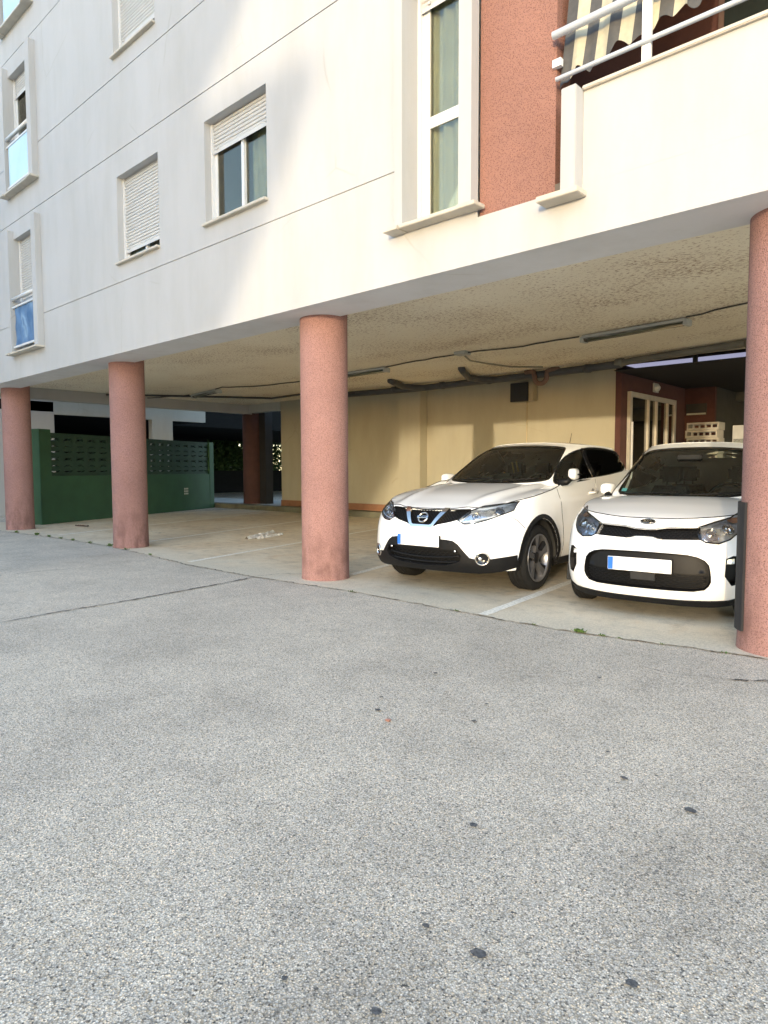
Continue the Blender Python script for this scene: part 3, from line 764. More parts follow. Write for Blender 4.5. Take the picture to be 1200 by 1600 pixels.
wig([(-4.85, 4.98), (-6.1, 5.15), (-7.0, 4.97), (-8.2, 5.1), (-9.1, 5.22)], CZ - .02, .012, 'cable', CABLE, 'dark cable on the ceiling between the nearest lamp and the middle one', 'cable')
wig([(-10.7, 5.25), (-12.0, 5.5), (-13.4, 5.4), (-14.3, 4.9), (-14.75, 5.0)], CZ - .02, .012, 'cable', CABLE, 'dark cable on the ceiling left of the middle column, leading to the farthest lamp', 'cable')
wig([(-16.3, 5.2), (-17.0, 5.1), (-17.8, 4.8)], CZ - .03, .013, 'cable', CABLE, 'dark cable end drooping from the farthest strip lamp', 'cable')
mb = MB(); mb.tube([(-7.06, 4.99, CZ - .03), (-7.32, 5.6, CZ - .05), (-7.38, 6.25, CZ - .03), (-7.3, 6.98, CZ - .02), (-6.85, 7.45, CZ - .02)], .016, 8)
tag(mb.build('conduit', simple('grey_conduit', (.30, .27, .20), .7)), 'conduit branching from the junction box back to the drain pipe', 'conduit')
jb = MB().bbox(-7.16, -6.92, 4.87, 5.07, CZ - .06, CZ - .001, .01).build('junction_box', LAMPB); tag(jb, 'small grey junction box on the ceiling above the white crossover', 'junction box')
# drain pipes along the back wall
PZ = 3.225
mb = MB(); mb.tube([(3.5, 6.1, 3.26), (-1.0, 6.75, 3.26), (-3.1, 7.1, 3.258), (-5.0, 7.5, 3.25), (-5.45, 7.62, 3.23)], .062, 14)
for xx, yy in ((-2.95, 7.075), (-5.3, 7.58)): mb.tube([(xx + .06, yy - .012, 3.25), (xx - .1, yy + .02, 3.25)], .074, 14)
tag(mb.build('drain_pipe', simple('pale_grey_pvc', (.17, .16, .13), .5, var=.15, vs=3)), 'wide pale drain pipe under the ceiling in front of the bright gap', 'pipe')
dp = empty('drain_pipe', (-9, 7.8, PZ)); tag(dp, 'long grey drain pipe hung under the ceiling along the back wall', 'pipe')
def loc_tube(pts, r, name, mat, n=14):
    mb = MB(); mb.tube([(x + 9, y - 7.8, z - PZ) for x, y, z in pts], r, n); return mb.build(name, mat, dp)
loc_tube([(-5.3, 7.60, PZ), (-7.2, 7.82, PZ), (-10.55, 7.86, PZ - .01), (-11.3, 7.70, PZ - .02), (-12.9, 7.5, PZ - .02)], .074, 'pipe_run', PIPE)
loc_tube([(-10.2, 7.85, PZ - .012), (-10.45, 7.72, PZ), (-10.55, 7.45, PZ + .01), (-10.4, 6.95, PZ + .04), (-10.36, 6.75, PZ + .07)], .070, 'pipe_branch', PIPE)
loc_tube([(-8.2, 7.84, PZ), (-8.5, 7.70, PZ + .01), (-8.55, 7.3, PZ + .02), (-8.2, 6.6, PZ + .05), (-8.1, 6.4, PZ + .075)], .070, 'pipe_branch', PIPE)
for cx in (-6.0, -8.4, -9.7, -11.1):
    yy = float(np.interp(-cx, [5.3, 7.2, 10.55, 11.3], [7.6, 7.82, 7.86, 7.70])); loc_tube([(cx - .06, yy, PZ - .003), (cx + .06, yy, PZ - .003)], .085, 'pipe_collar', PIPE)
loc_tube([(-12.25, 7.5, PZ), (-13.8, 7.0, 3.26), (-15.2, 7.15, 3.27), (-15.9, 6.2, 3.28), (-16.9, 4.9, 3.29), (-17.8, 3.6, 3.29)], .028, 'thin_pipe', simple('dark_pipe', (.06, .055, .05), .6), 8)
def arc(c, r, a0, a1, k=12): return [(c[0] + r * math.cos(math.radians(a0 + (a1 - a0) * i / k)), c[1], c[2] + r * math.sin(math.radians(a0 + (a1 - a0) * i / k))) for i in range(k + 1)]
mb = MB(); U = [(-7.22, 7.72, PZ + .06)] + arc((-7.05, 7.72, PZ - .06), .14, 180, 360) + [(-6.90, 7.72, PZ + .04), (-6.80, 7.73, PZ + .06), (-6.65, 7.75, PZ + .06)]
mb.tube([(-7.42, 7.74, PZ + .07), (-7.28, 7.73, PZ + .08)] + U, .052, 14)
tag(mb.build('pipe_trap', PIPEB), 'brown U-shaped pipe trap beside the dark wall box', 'pipe')
# box on the back wall
WBX = empty('wall_box', (-7.77, 8.35, 2.94)); tag(WBX, 'black-fronted metal box high on the cream back wall under the pipe trap', 'box')
MB().bbox(-.21, .29, -.20, -.002, -.20, .20, .006).build('casing', simple('beige_metal', (.34, .29, .19), .5), WBX)
MB().bbox(-.245, .19, -.245, -.2005, -.205, .205, .006).build('front', simple('black_grille', (.012, .012, .012), .6), WBX)
mb = MB(); mb.tube([(.05, -.02, -.2), (.05, -.02, -1.9), (.05, -.02, -2.75)], .013, 8); mb.build('conduit', simple('cream_conduit', (.50, .42, .27), .6), WBX)
# wall lamp and sign in the courtyard
WL = empty('wall_lamp', (-5.6, 10.1, 3.02)); tag(WL, 'oval bulkhead lamp on the shaded pink wall above the glass doors', 'lamp')
mb = MB(); mb.lathe([(0, .10), (.05, .095), (.09, .07), (.11, .03), (.115, 0)], (0, 0, 0), 'x', 20); o = mb.build('lamp_globe', LAMPG, WL); o.scale = (1, 1.15, .75)
MB().bbox(0, .03, -.15, .15, -.10, .10, .01).build('lamp_base', LAMPB, WL)
SG = empty('wall_sign', (-5.3, 11.98, 2.66)); tag(SG, 'small dark sign on the shaded pink wall left of the crates', 'sign')
MB().bbox(-.26, .2, -.03, 0, -.13, .13, .004).build('sign_board', simple('dark_sign', (.03, .028, .025), .5), SG)
mb = MB(); mb.box(-.24, .19, -.04, -.0305, -.128, -.09); mb.build('sign_edge', LAMPB, SG)
# stacked lattice crates
CR = simple('cream_crate', (.36, .33, .28), .6, var=.08)
def make_crate():
    r = empty('crate', (0, 0, 0)); mb = MB()
    W_, D_, H_ = .62, .40, .155
    mb.box(-W_ / 2, W_ / 2, -D_ / 2, D_ / 2, 0, .012)
    for yy in (-D_ / 2, D_ / 2 - .012):
        mb.box(-W_ / 2, W_ / 2, yy, yy + .012, .0125, .045); mb.box(-W_ / 2, W_ / 2, yy, yy + .012, H_ - .035, H_)
        for k in range(6): xx = -W_ / 2 + (W_ - .03) * k / 5; mb.box(xx, xx + .03, yy + .0005, yy + .0115, .0455, H_ - .0355)
    for xx in (-W_ / 2, W_ / 2 - .012): mb.box(xx + .0003, xx + .0117, -D_ / 2 + .0125, D_ / 2 - .0125, .0125, H_ - .001)
    mb.build('lattice_wall', CR, r); return r
proto = make_crate()
for i in range(14):
    o = proto if i == 0 else proto.copy()
    if i:
        COL.objects.link(o)
        for ch in proto.children: c = ch.copy(); COL.objects.link(c); c.parent = o
    o.location = (-4.52 + (.01 if i % 3 else -.012), 10.0 + (.006 if i % 2 else 0), .0 + i * .158); o.rotation_euler.z = -.02 + .01 * (i % 4)
    lab = 'cream lattice crate, topmost of the stack beside the shaded pink wall' if i == 13 else ('cream lattice crate just under the topmost one of the stack' if i == 12 else 'cream lattice crate lower in the stack by the shaded pink wall')
    tag(o, lab, 'crate', 'crates stacked in the courtyard')
PN = MB().bbox(-3.99, -3.70, 9.98, 10.0, 1.2, 2.13, .004).build('notice_board', simple('board_white', (.42, .42, .41), .6)); tag(PN, 'pale board standing right of the crates, partly hidden by the front column', 'board')
MB_ = MB().bbox(-3.97, -3.72, 9.97, 9.9795, 1.6, 1.86, .002).build('printed_panel', simple('grey_print', (.18, .19, .18), .6, var=.5, vs=30), PN)
# ================================================================ AWNING
AW = empty('awning', (-2.05, .05, 5.5)); tag(AW, 'grey and cream striped awning cloth hanging behind the balcony rail', 'awning')
mb = MB(); rs = random.Random(12); nst = 12; per = 6; v = []; x0, x1 = -2.585, -1.47; nu = nst * per; nz_ = 24
for i in range(nu + 1):
    t = i / nu; xx = x0 + (x1 - x0) * t
    hem = 4.21 + .05 * math.sin(t * 19) * .45 + .028 * math.sin(t * 47 + 1) + .16 * t ** 1.1 - (.08 if t < .12 else 0) * (1 - t / .12)
    for j in range(nz_ + 1):
        s_ = j / nz_; zz = hem + (5.55 - hem) * s_
        yy = .05 + .012 * math.sin(xx * 21 + s_ * 2) * (1 - s_) + .008 * math.sin(xx * 47 + s_ * 5) * (1 - s_) + s_ * .08
        v.append((xx + 2.05 - .10 * (1 - s_) * (1 - t) * 0 + .10 * s_ + .006 * math.sin(s_ * 6 + i), yy - .05, zz - 5.5))
for st in range(nst):
    vs = v[st * per * (nz_ + 1):(st * per + per + 1) * (nz_ + 1)]
    mb.add(vs, [(a * (nz_ + 1) + b, (a + 1) * (nz_ + 1) + b, (a + 1) * (nz_ + 1) + b + 1, a * (nz_ + 1) + b + 1) for a in range(per) for b in range(nz_)], st % 2, True)
mb.build('striped_cloth', [simple('awning_grey', (.075, .073, .07), .85, var=.12, vs=20), simple('awning_cream', (.42, .385, .28), .85, var=.08, vs=20)], AW)
mb = MB(); mb.tube([(x0 + 2.05, .08, .06), (1.5, .08, .06)], .035, 12); mb.build('roller', ALU, AW)
# ================================================================ SMALL THINGS ON THE GROUND
def weed(x, y, s, n, rs):
    mb = MB()
    for i in range(n):
        a = rs.uniform(0, 6.283); l = s * rs.uniform(.5, 1.1); w_ = s * .16; bx, by = rs.gauss(0, s * .5), rs.gauss(0, s * .22); tl = rs.uniform(.3, 1.0)
        dx, dy = math.cos(a) * l * tl, math.sin(a) * l * tl; nx, ny = -math.sin(a) * w_, math.cos(a) * w_; h = l * rs.uniform(.35, .9)
        mb.add([(bx, by, 0), (bx + dx * .5 + nx, by + dy * .5 + ny, h * .7), (bx + dx, by + dy, h), (bx + dx * .5 - nx, by + dy * .5 - ny, h * .75)], [(0, 1, 2, 3)])
    return mb.build('weed', LEAF, None, (x, y, .002))
rs = random.Random(21)
big = weed(-2.37, .075, .045, 60, rs); tag(big, 'largest weed tuft in the joint in front of the right white car', 'weed', 'weeds in the joint')
for (x, y, s, n) in [(-2.18, .09, .026, 22), (-2.05, .1, .02, 12), (-3.54, .07, .022, 16), (-4.89, .10, .04, 10), (-1.34, .19, .028, 9), (-10.9, .35, .06, 34), (-10.2, .30, .06, 16), (-13.85, .28, .06, 40), (-13.3, .30, .05, 30), (-14.7, .2, .06, 30), (-12.8, .32, .045, 30), (-12.3, .33, .045, 26), (-9.3, .22, .04, 12), (-1.75, .14, .018, 12), (-2.75, .06, .02, 10), (-11.6, .33, .05, 22)]:
    tag(weed(x, y, s, n, rs), 'small green weed tuft growing in the joint between asphalt and concrete', 'weed', 'weeds in the joint')
# scraps of crumpled packing on the floor of the bay
mb = MB(); rs = random.Random(31)
def debris(mb, p, q, w, h, rs, mi=0):
    p, q = Vector(p), Vector(q); d = q - p; nrm = Vector((-d.y, d.x, 0)).normalized(); k = 16; v = []
    for i in range(k + 1):
        c = p + d * (i / k); ww = w * rs.uniform(.6, 1.1) * (.6 if i in (0, k) else 1)
        for a in range(5):
            t = a / 4 * 2 - 1; v.append(tuple(c + nrm * t * ww + Vector((0, 0, h * (1 - t * t) * rs.uniform(.5, 1.2) + .004))))
    mb.add(v, [(i * 5 + a, (i + 1) * 5 + a, (i + 1) * 5 + a + 1, i * 5 + a + 1) for i in range(k) for a in range(4)], mi, False)
debris(mb, (-10.05, 2.50, 0), (-10.72, 3.62, 0), .085, .05, rs); debris(mb, (-9.93, 2.62, 0), (-10.28, 3.5, 0), .07, .045, rs)
tag(mb.build('debris', simple('crumpled_paper', (.74, .72, .68), .8, var=.22, vs=26)), 'crumpled strips of grey white packing lying in the empty bay', 'litter')
mb = MB(); debris(mb, (-15.45, 1.70, 0), (-15.02, 1.80, 0), .04, .025, rs)
tag(mb.build('stick', simple('dark_bark', (.07, .045, .035), .9)), 'dark scrap of wood on the concrete near the leftmost column', 'stick')
def itp(tab):
    xs=[a for a,b in tab];ys=[b for a,b in tab]
    # smooth monotone-ish (catmull) interpolation on a dense table
    X=np.linspace(xs[0],xs[-1],400);n=len(xs);m=[0]*n
    for i in range(n):
        if i==0:m[i]=(ys[1]-ys[0])/(xs[1]-xs[0])
        elif i==n-1:m[i]=(ys[-1]-ys[-2])/(xs[-1]-xs[-2])
        else:
            a=(ys[i]-ys[i-1])/(xs[i]-xs[i-1]);b=(ys[i+1]-ys[i])/(xs[i+1]-xs[i]);m[i]=0 if a*b<=0 else 2*a*b/(a+b)
    out=[]
    for x in X:
        i=min(max(int(np.searchsorted(xs,x))-1,0),n-2);h=xs[i+1]-xs[i];t=(x-xs[i])/h
        out.append((2*t**3-3*t*t+1)*ys[i]+(t**3-2*t*t+t)*h*m[i]+(-2*t**3+3*t*t)*ys[i+1]+(t**3-t*t)*h*m[i+1])
    return lambda v:np.interp(v,X,out)
class Shell:
    """half loop plan curves stacked in z; s = arc length from the front centre"""
    def __init__(S,W,yf,yr,wz,tap,Lf,nf,Lr,nr,bump=None,zr=.6):
        S.W=W;S.yf=itp(yf);S.yr=itp(yr);S.wz=itp(wz);S.tap=itp(tap);S.Lf=itp(Lf);S.nf=nf;S.Lr=Lr;S.nr=nr;S.b=bump;S.c={};S.zr=zr
        S.Lref=S.poly(S.zr)[0][-1]
    def poly(S,z):
        k=round(z,3)
        if k in S.c:return S.c[k]
        a=np.linspace(0,np.pi/2,41);e=2/S.nf;L=float(S.Lf(z))
        sx=np.sin(a)**e;d=L*(1-np.cos(a)**e);y0=float(S.yf(z));y1=float(S.yr(z))
        er=2/S.nr;ym=np.linspace(y0+L,y1-S.Lr,60)[1:-1]
        Y=np.concatenate([y0+d,ym,y1-S.Lr*(1-np.cos(a[::-1])**er)])
        F=np.concatenate([sx,np.ones(len(ym)),np.sin(a[::-1])**er])
        xs=S.W*S.wz(z)*S.tap(Y)
        if S.b is not None: xs=xs+S.b(Y,z)*F
        X=F*xs
        s=np.concatenate([[0],np.cumsum(np.hypot(np.diff(X),np.diff(Y)))])
        S.c[k]=(s,X,Y);return S.c[k]
    def sc(S,a,z,inv=False):
        """stretch s beyond 2.4 m so that the rear centre always sits at s = Lref"""
        if a<=2.4:return a
        k=(S.poly(z)[0][-1]-2.4)/(S.Lref-2.4)
        return 2.4+(a-2.4)/k if inv else 2.4+(a-2.4)*k
    def P(S,s,z):
        q,X,Y=S.poly(z);a=S.sc(abs(s),z)
        x=float(np.interp(a,q,X));y=float(np.interp(a,q,Y));return (x if s>=0 else -x,y,z)
    def s_x(S,x,z):   # front: lateral position -> s
        q,X,Y=S.poly(z);i=int(np.argmax(X));v=float(np.interp(abs(x),X[:41],q[:41]));return v if x>=0 else -v
    def s_y(S,y,z):
        q,X,Y=S.poly(z);return S.sc(float(np.interp(y,Y,q)),z,True)
    def N(S,s,z):
        e=.004;s=min(max(s,-S.Lref+.006),S.Lref-.006);a=np.array(S.P(s+e,z))-np.array(S.P(s-e,z));b=np.array(S.P(s,z+e))-np.array(S.P(s,z-e))
        n=np.cross(a,b);return n/np.linalg.norm(n)
# ================================================================ CARS
def carpaint():
    m, N, L, P = _nodes('white_car_paint')
    P.inputs['Base Color'].default_value = (.86, .87, .87, 1); P.inputs['Roughness'].default_value = .35
    P.inputs['Coat Weight'].default_value = 1; P.inputs['Coat Roughness'].default_value = .03
    tc = N.new('ShaderNodeTexCoord').outputs['Object']
    c = ramp(N, L, noise(N, L, tc, 3, 5), [(.3, (.86, .865, .86)), (.7, (.89, .895, .89))]); L.new(c, P.inputs['Base Color'])
    return m
PAINT = carpaint()
TRIM = simple('black_trim', (.006, .006, .0065), .5, var=.2, vs=30, bs=(300, .15, .001), spec=.22)
GLOSSB = simple('gloss_black', (.010, .010, .011), .12)
CHROME = simple('chrome', (.66, .62, .57), .12, 1.0, var=.05)
SILVER = simple('silver_reflector', (.85, .87, .9), .18, .9, var=.25, vs=18)
RUBBER = simple('tyre_rubber', (.009, .009, .009), .75, var=.25, vs=14, spec=.25)
RIMG = simple('grey_alloy', (.20, .20, .21), .3, .7, var=.1)
RIMD = simple('dark_alloy', (.012, .012, .013), .4, .4)
CGL = glassmat('car_glass', (.66, .74, .68), 1.0)
CGD = glassmat('tinted_car_glass', (.13, .15, .14), 1.0)
LENS = glassmat('lamp_lens', (.93, .95, .96), 1.3)
INTER = simple('car_interior', (.022, .022, .021), .8, var=.3, spec=.2)
SEATM = simple('seat_fabric', (.045, .045, .047), .85, var=.25, vs=9)
LAMPIN = simple('lamp_interior', (.62, .63, .65), .22, .55, var=.3, vs=26)
AMBER = simple('amber_lens', (.40, .16, .08), .3)
BLUEP = simple('plate_blue', (.02, .14, .55), .4)
PLATE = simple('plate_white', (.86, .86, .86), .4, var=.02)
MESHG = simple('grille_dark', (.005, .005, .0055), .5, spec=.2)
def shellfn(sh):
    return lambda s, z: (sh.P(s, z), sh.N(s, z))
def fx(sh, pts): return [(sh.s_x(x, z), z) for x, z in pts]
def cv(sh, pts):
    """('x',x,z) front lateral position or ('y',y,z) side position -> (s,z)"""
    return [(sh.s_x(p[1], p[2]) if p[0] == 'x' else sh.s_y(p[1], p[2]), p[2]) for p in pts]
def mir(pts): return [(-a, b) for a, b in pts][::-1]
def wheel(parent, x, y, R, W, side, rr, steer=0, spokes=5):
    w_ = empty('wheel_root', (0, 0, 0)); bpy.data.objects.remove(w_)
    mb = MB(); h = W / 2
    prof = [(rr - .004, -h * .86), (rr + .012, -h * .97), (rr + .05, -h), (R - .035, -h * .97), (R - .012, -h * .86), (R, -h * .62), (R, -h * .5), (R - .008, -h * .46), (R, -h * .42), (R, -h * .06), (R - .008, -.002), (R, h * .06), (R, h * .42), (R - .008, h * .46), (R, h * .5), (R, h * .62), (R - .012, h * .86), (R - .035, h * .97), (rr + .05, h), (rr + .012, h * .97), (rr - .004, h * .86)]
    mb.lathe(prof, (0, 0, 0), 'x', 56)
    for k in range(56):
        t = 6.283 * k / 56
        for sx in (-1, 1):
            c_, s_ = math.cos(t), math.sin(t); a = R + .0012
            mb.add([(sx * h * .64, a * c_, a * s_), (sx * h * .84, (a - .009) * math.cos(t + .03), (a - .009) * math.sin(t + .03)), (sx * h * .84, (a - .009) * math.cos(t + .055), (a - .009) * math.sin(t + .055)), (sx * h * .64, a * math.cos(t + .028), a * math.sin(t + .028))], [(0, 1, 2, 3)])
    o = mb.build('wheel', RUBBER, parent, (x, y, R)); o.rotation_euler.z = steer
    sd_ = 1 if side > 0 else -1
    mb = MB(); mb.lathe([(rr, -h * .85 * sd_), (rr - .012, -h * .6 * sd_), (rr - .02, h * .2 * sd_), (rr - .012, h * .70 * sd_), (rr + .006, h * .93 * sd_), (rr + .004, h * .99 * sd_), (rr - .008, h * .98 * sd_), (rr - .016, h * .8 * sd_)], (0, 0, 0), 'x', 48)
    fo = h * .80 * sd_; dish = h * .45 * sd_
    for k in range(spokes):
        t0 = 6.283 * k / spokes + .3
        def pt(r, a, d): return (d, r * math.cos(t0 + a), r * math.sin(t0 + a))
        ro, ri = rr - .012, .055
        q = [pt(ri, -.45, fo * .86), pt(ri, .45, fo * .86), pt(ro * .55, .20, fo * .97), pt(ro, .27, fo * 1.05), pt(ro, -.10, fo * 1.05), pt(ro * .55, -.17, fo * .97)]
        q2 = [(a - .05 * sd_, b, c) for a, b, c in q]
        mb.add(q + q2, [(0, 1, 2, 5), (5, 2, 3, 4), (0, 6, 7, 1), (1, 7, 8, 2), (2, 8, 9, 3), (3, 9, 10, 4), (4, 10, 11, 5), (5, 11, 6, 0)], 0)
        e1 = [pt(ro * .55, .20, fo * .95), pt(ro, .27, fo * 1.03), pt(ro, .48, fo * 1.0), pt(ro * .6, .40, fo * .80)]
        mb.add(e1 + [(a - .03 * sd_, b, c) for a, b, c in e1], [(0, 1, 2, 3), (0, 4, 5, 1), (1, 5, 6, 2), (2, 6, 7, 3), (3, 7, 4, 0)], 1)
    mb.lathe([(.062, fo * .5), (.060, fo * .92), (.03, fo * .96), (0.001, fo * .96)], (0, 0, 0), 'x', 20, 1)
    mb.build('rim', [RIMG, RIMD], o)
    mb = MB(); mb.lathe([(.155, dish * .1), (.155, dish * .3), (.02, dish * .3)], (0, 0, 0), 'x', 32); mb.build('brake_disc', SILVER, o)
    mb = MB(); mb.lathe([(.001, -h * .5 * sd_), (rr - .03, -h * .5 * sd_)], (0, 0, 0), 'x', 24); mb.build('backing', INTER, o)
    return o
def make_car(P, root):
    body, green, hood, roof = P['surf']
    F, Gf = shellfn(body), shellfn(green)
    yf0, yr0 = P['yfront'], P['yrear']; R = P['R']; wb_ = P['wb']; cowl = P['cowl']; belt = itp(P['belt'])
    # top edge of the lower body: along the bonnet, then the belt line
    smax = body.Lref
    def ztop(s):
        z = .85
        for _ in range(30):
            x, y, _z = body.P(s, z)
            if y < cowl: zn = hood(x, y)
            else: t = min(1, (y - cowl) / .25); zn = hood(x, cowl) * (1 - t) + float(belt(y)) * t
            z = z * .4 + zn * .6
        return z
    S_ = np.linspace(0, smax, 150); Zt = np.array([ztop(s) for s in S_]); zt = lambda s: float(np.interp(abs(s), S_, Zt))
    zbot = itp(P['zbot'])          # lower edge as a function of y
    # outline of the right half from the bottom front centre, with arches
    half = []
    for y in np.linspace(yf0 + .12, -P['ar'], 10): half.append((body.s_y(y, .3), y))
    bottom = [(0.0, P['zfront'])]
    sx_ = [body.s_x(x, P['zfront']) for x in np.linspace(.1, P['xcorner'], 6)]
    bottom += [(s, P['zfront']) for s in sx_]
    def archpts(yc):
        out = []
        for k in range(17):
            t = math.pi * k / 16; ar = P['ar']; y = yc - ar * math.cos(t); z = R + ar * math.sin(t) * 1.02
            if z < .26: continue
            out.append((body.s_y(y, z), z))
        return [(body.s_y(yc - P['ar'], .26), .26)] + out + [(body.s_y(yc + P['ar'], .26), .26)]
    bottom += archpts(0) + archpts(wb_)
    bottom += [(body.s_y(yr0 - .45, .3), .30), (smax, .32)]
    top = [(s, zt(s) - .002) for s in np.linspace(smax, 0, 90)]
    outer = bottom + top + [(-a, b) for a, b in top[::-1][1:]] + [(-a, b) for a, b in bottom[::-1][:-1]]
    hl = P['headlight']; fg = P['fogrecess']; gr_ = P['grille']; it = P['intake']
    sides = lambda p: [p, mir(p)]
    hlS = cv(body, hl)
    holes = sides(hlS) + [fx(body, gr_), fx(body, it)] + (sides(cv(body, fg)) if fg else [])
    mb = MB(); panel(mb, F, outer, holes, .045, 0, .0)
    # inner returns of the openings
    bo = mb.build('body', PAINT, root)
    # bonnet
    hs = np.linspace(-P['shood'], P['shood'], 80); ol = []
    for s in hs: x, y, z = body.P(s, zt(s)); ol.append((x, y))
    xm = ol[-1][0]; cw = P['cowl_centre']
    ol += [(xm * t, ol[-1][1] + (cw - ol[-1][1]) * (1 - t * t)) for t in np.linspace(.95, -.95, 24)]
    def Hf(x, y):
        e = .006; dx = (hood(x + e, y) - hood(x - e, y)) / (2 * e); dy = (hood(x, y + e) - hood(x, y - e)) / (2 * e); n_ = np.array((-dx, -dy, 1)); return (x, y, hood(x, y)), n_ / np.linalg.norm(n_)
    mb = MB(); panel(mb, Hf, ol, [], .05, .004, .03); ho = mb.build('bonnet', PAINT, root)
    # shut lines
    def seam(pts, r=.0035, name='seam', mat=None, par=None):
        m_ = MB(); m_.tube(pts, r, 5); return m_.build(name, mat or GLOSSB, par or bo)
    seam([(x, y, z + .001) for x, y, z in [body.P(s, zt(s)) for s in np.linspace(-P['shood'], P['shood'], 80)]], .0045)
    for sg in (1, -1):
        for ln in P['seams']:
            pp = [body.P(sg * body.s_y(y, z), z) for y, z in resample(ln, .06, False)]; seam([(x + sg * .0005, y, z) for x, y, z in pp], .0032)
    # greenhouse
    gs = green.Lref; zb0 = P['gz0']
    def gtop(s):
        z = 1.4
        for _ in range(40):
            x, y, _z = green.P(s, z); z = z * .5 + roof(x, y) * .5
        return z
    GS = np.linspace(0, gs, 120); GZ = np.array([gtop(s) for s in GS]); gz = lambda s: float(np.interp(abs(s), GS, GZ))
    ol = [(s, zb0) for s in np.linspace(-gs, gs, 100)] + [(s, gz(s) + .004) for s in np.linspace(gs, -gs, 160)]
    ws = fx(green, P['windscreen']); dl = [(green.s_y(y, z), z) for y, z in P['dlo']]
    ws = rnd(ws, 2); dlr = rnd(dl, 2)
    rw = [(gs - .55, 1.15), (gs + .0, 1.15), (gs + .0, 1.36), (gs - .42, 1.36)]
    mb = MB(); panel(mb, Gf, ol, [ws, dlr, mir(dlr)], .05, 0, .0); mb.build('roof_frame', PAINT, root)
    rl = []
    for s in np.linspace(-gs, gs, 160): x, y, z = green.P(s, gz(s)); rl.append((x, y))
    def Rf(x, y):
        e = .01; dx = (roof(x + e, y) - roof(x - e, y)) / (2 * e); dy = (roof(x, y + e) - roof(x, y - e)) / (2 * e); n_ = np.array((-dx, -dy, 1)); return (x, y, roof(x, y)), n_ / np.linalg.norm(n_)
    mb = MB(); panel(mb, Rf, rl, [], .06, .002, .01); mb.build('roof', PAINT, root)
    def grow(poly, d):
        cx = sum(p[0] for p in poly) / len(poly); cz = sum(p[1] for p in poly) / len(poly); out = []
        m_ = len(poly)
        for i in range(m_):
            a, b = poly[i - 1], poly[(i + 1) % m_]; tx, tz = b[0] - a[0], b[1] - a[1]; l_ = math.hypot(tx, tz) or 1; nx, nz = tz / l_, -tx / l_
            if (poly[i][0] - cx) * nx + (poly[i][1] - cz) * nz < 0: nx, nz = -nx, -nz
            out.append((poly[i][0] + nx * d, poly[i][1] + nz * d))
        return out
    mb = MB(); panel(mb, Gf, ws, [], .08, -.006, 0); wsc = mb.build('windscreen', CGL, root)
    mb = MB(); panel(mb, Gf, grow(ws, .002), [grow(ws, -.022)], .05, -.002, 0); mb.build('screen_border', GLOSSB, wsc)
    for sg in (1, -1):
        d_ = dlr if sg > 0 else mir(dlr)
        mb = MB(); panel(mb, Gf, grow(d_, .022), [grow(d_, -.004)], .05, .003, .006); fr = mb.build('window_frame', TRIM, root)
        bp = P['bpillar']; q = [(green.s_y(a, z), z) for a, z in bp]; q = q if sg > 0 else mir(q)
        mb = MB(); panel(mb, Gf, q, [], .06, .002, .01); mb.build('door_pillar', GLOSSB, fr)
        # front pane lighter than the rear ones
        xb = bp[0][0]
        fp = [p for p in d_ if green.P(p[0], p[1])[1] < xb + .03]; rp = [p for p in d_ if green.P(p[0], p[1])[1] > xb - .03]
        if sg < 0 or True:
            mb = MB(); panel(mb, Gf, fp, [], .08, -.004, 0); mb.build('front_side_window', CGL, root)
            mb = MB(); panel(mb, Gf, rp, [], .08, -.004, 0); mb.build('rear_side_window', CGD, root)
    # recesses: each opening gets a floor panel set back and side walls
    def recess(poly, depth, mat, name, step=.04):
        m_ = MB(); panel(m_, F, poly, [], step, -depth, 0); panel(m_, F, poly, [], step, .0005, depth + .001)
        # keep only the walls of the second patch: drop its faces
        nf = [];
        cut = None
        return m_, name, mat
    def tray(poly, depth, mats, name, par, step=.04):
        vs, fs = triang(poly, [], step); m_ = MB(); panel(m_, F, poly, [], step, -depth, 0)
        lp = resample(poly, step); k = len(lp); v = []
        for a, b in lp:
            p, n_ = F(a, b); v.append(tuple(np.array(p) + .0008 * np.array(n_)))
        for a, b in lp:
            p, n_ = F(a, b); v.append(tuple(np.array(p) - (depth + .002) * np.array(n_)))
        m_.add(v, [(i, (i + 1) % k, k + (i + 1) % k, k + i) for i in range(k)], 0, False)
        return m_.build(name, mats, par)
    gi = tray(fx(body, gr_), .035, MESHG, 'grille', root)
    ii = tray(fx(body, it), .05, MESHG, 'lower_intake', root)
    # honeycomb bars of the grille
    def bars(poly, dz, off, r, name, par, mat, slant=None, dx=.03):
        xs_ = [p[0] for p in poly]; zs_ = [p[1] for p in poly]; m_ = MB(); z = min(zs_) + dz * .6; row = 0
        while z < max(zs_):
            s = min(xs_); run = []
            while s < max(xs_):
                if inpoly((s, z), poly):
                    p, n_ = F(s, z + (r * 1.2 if (int((s + 9) / dx) + row) % 2 else -r * 1.2)); run.append(tuple(np.array(p) - off * np.array(n_)))
                else:
                    if len(run) > 3: m_.tube(run, r, 5)
                    run = []
                s += dx / 2
            if len(run) > 3: m_.tube(run, r, 5)
            z += dz; row += 1
        return m_.build(name, mat, par)
    bars(fx(body, gr_), .015, .016, .0026, 'grille_bars', gi, TRIM, dx=.018)
    P['intake_detail'](body, F, ii, root, bars)
    # lamps
    for sg in (1, -1):
        hp = hlS if sg > 0 else mir(hlS)
        tr_ = tray(hp, .05, LAMPIN, 'headlight', root)
        P['lamp_detail'](body, F, tr_, sg)
        mb = MB(); panel(mb, F, hp, [], .04, .001, 0); mb.build('lens', LENS, tr_)
        mb = MB(); panel(mb, F, grow(hp, .003), [grow(hp, -.008)], .03, .002, .004); mb.build('lens_edge', GLOSSB, tr_)
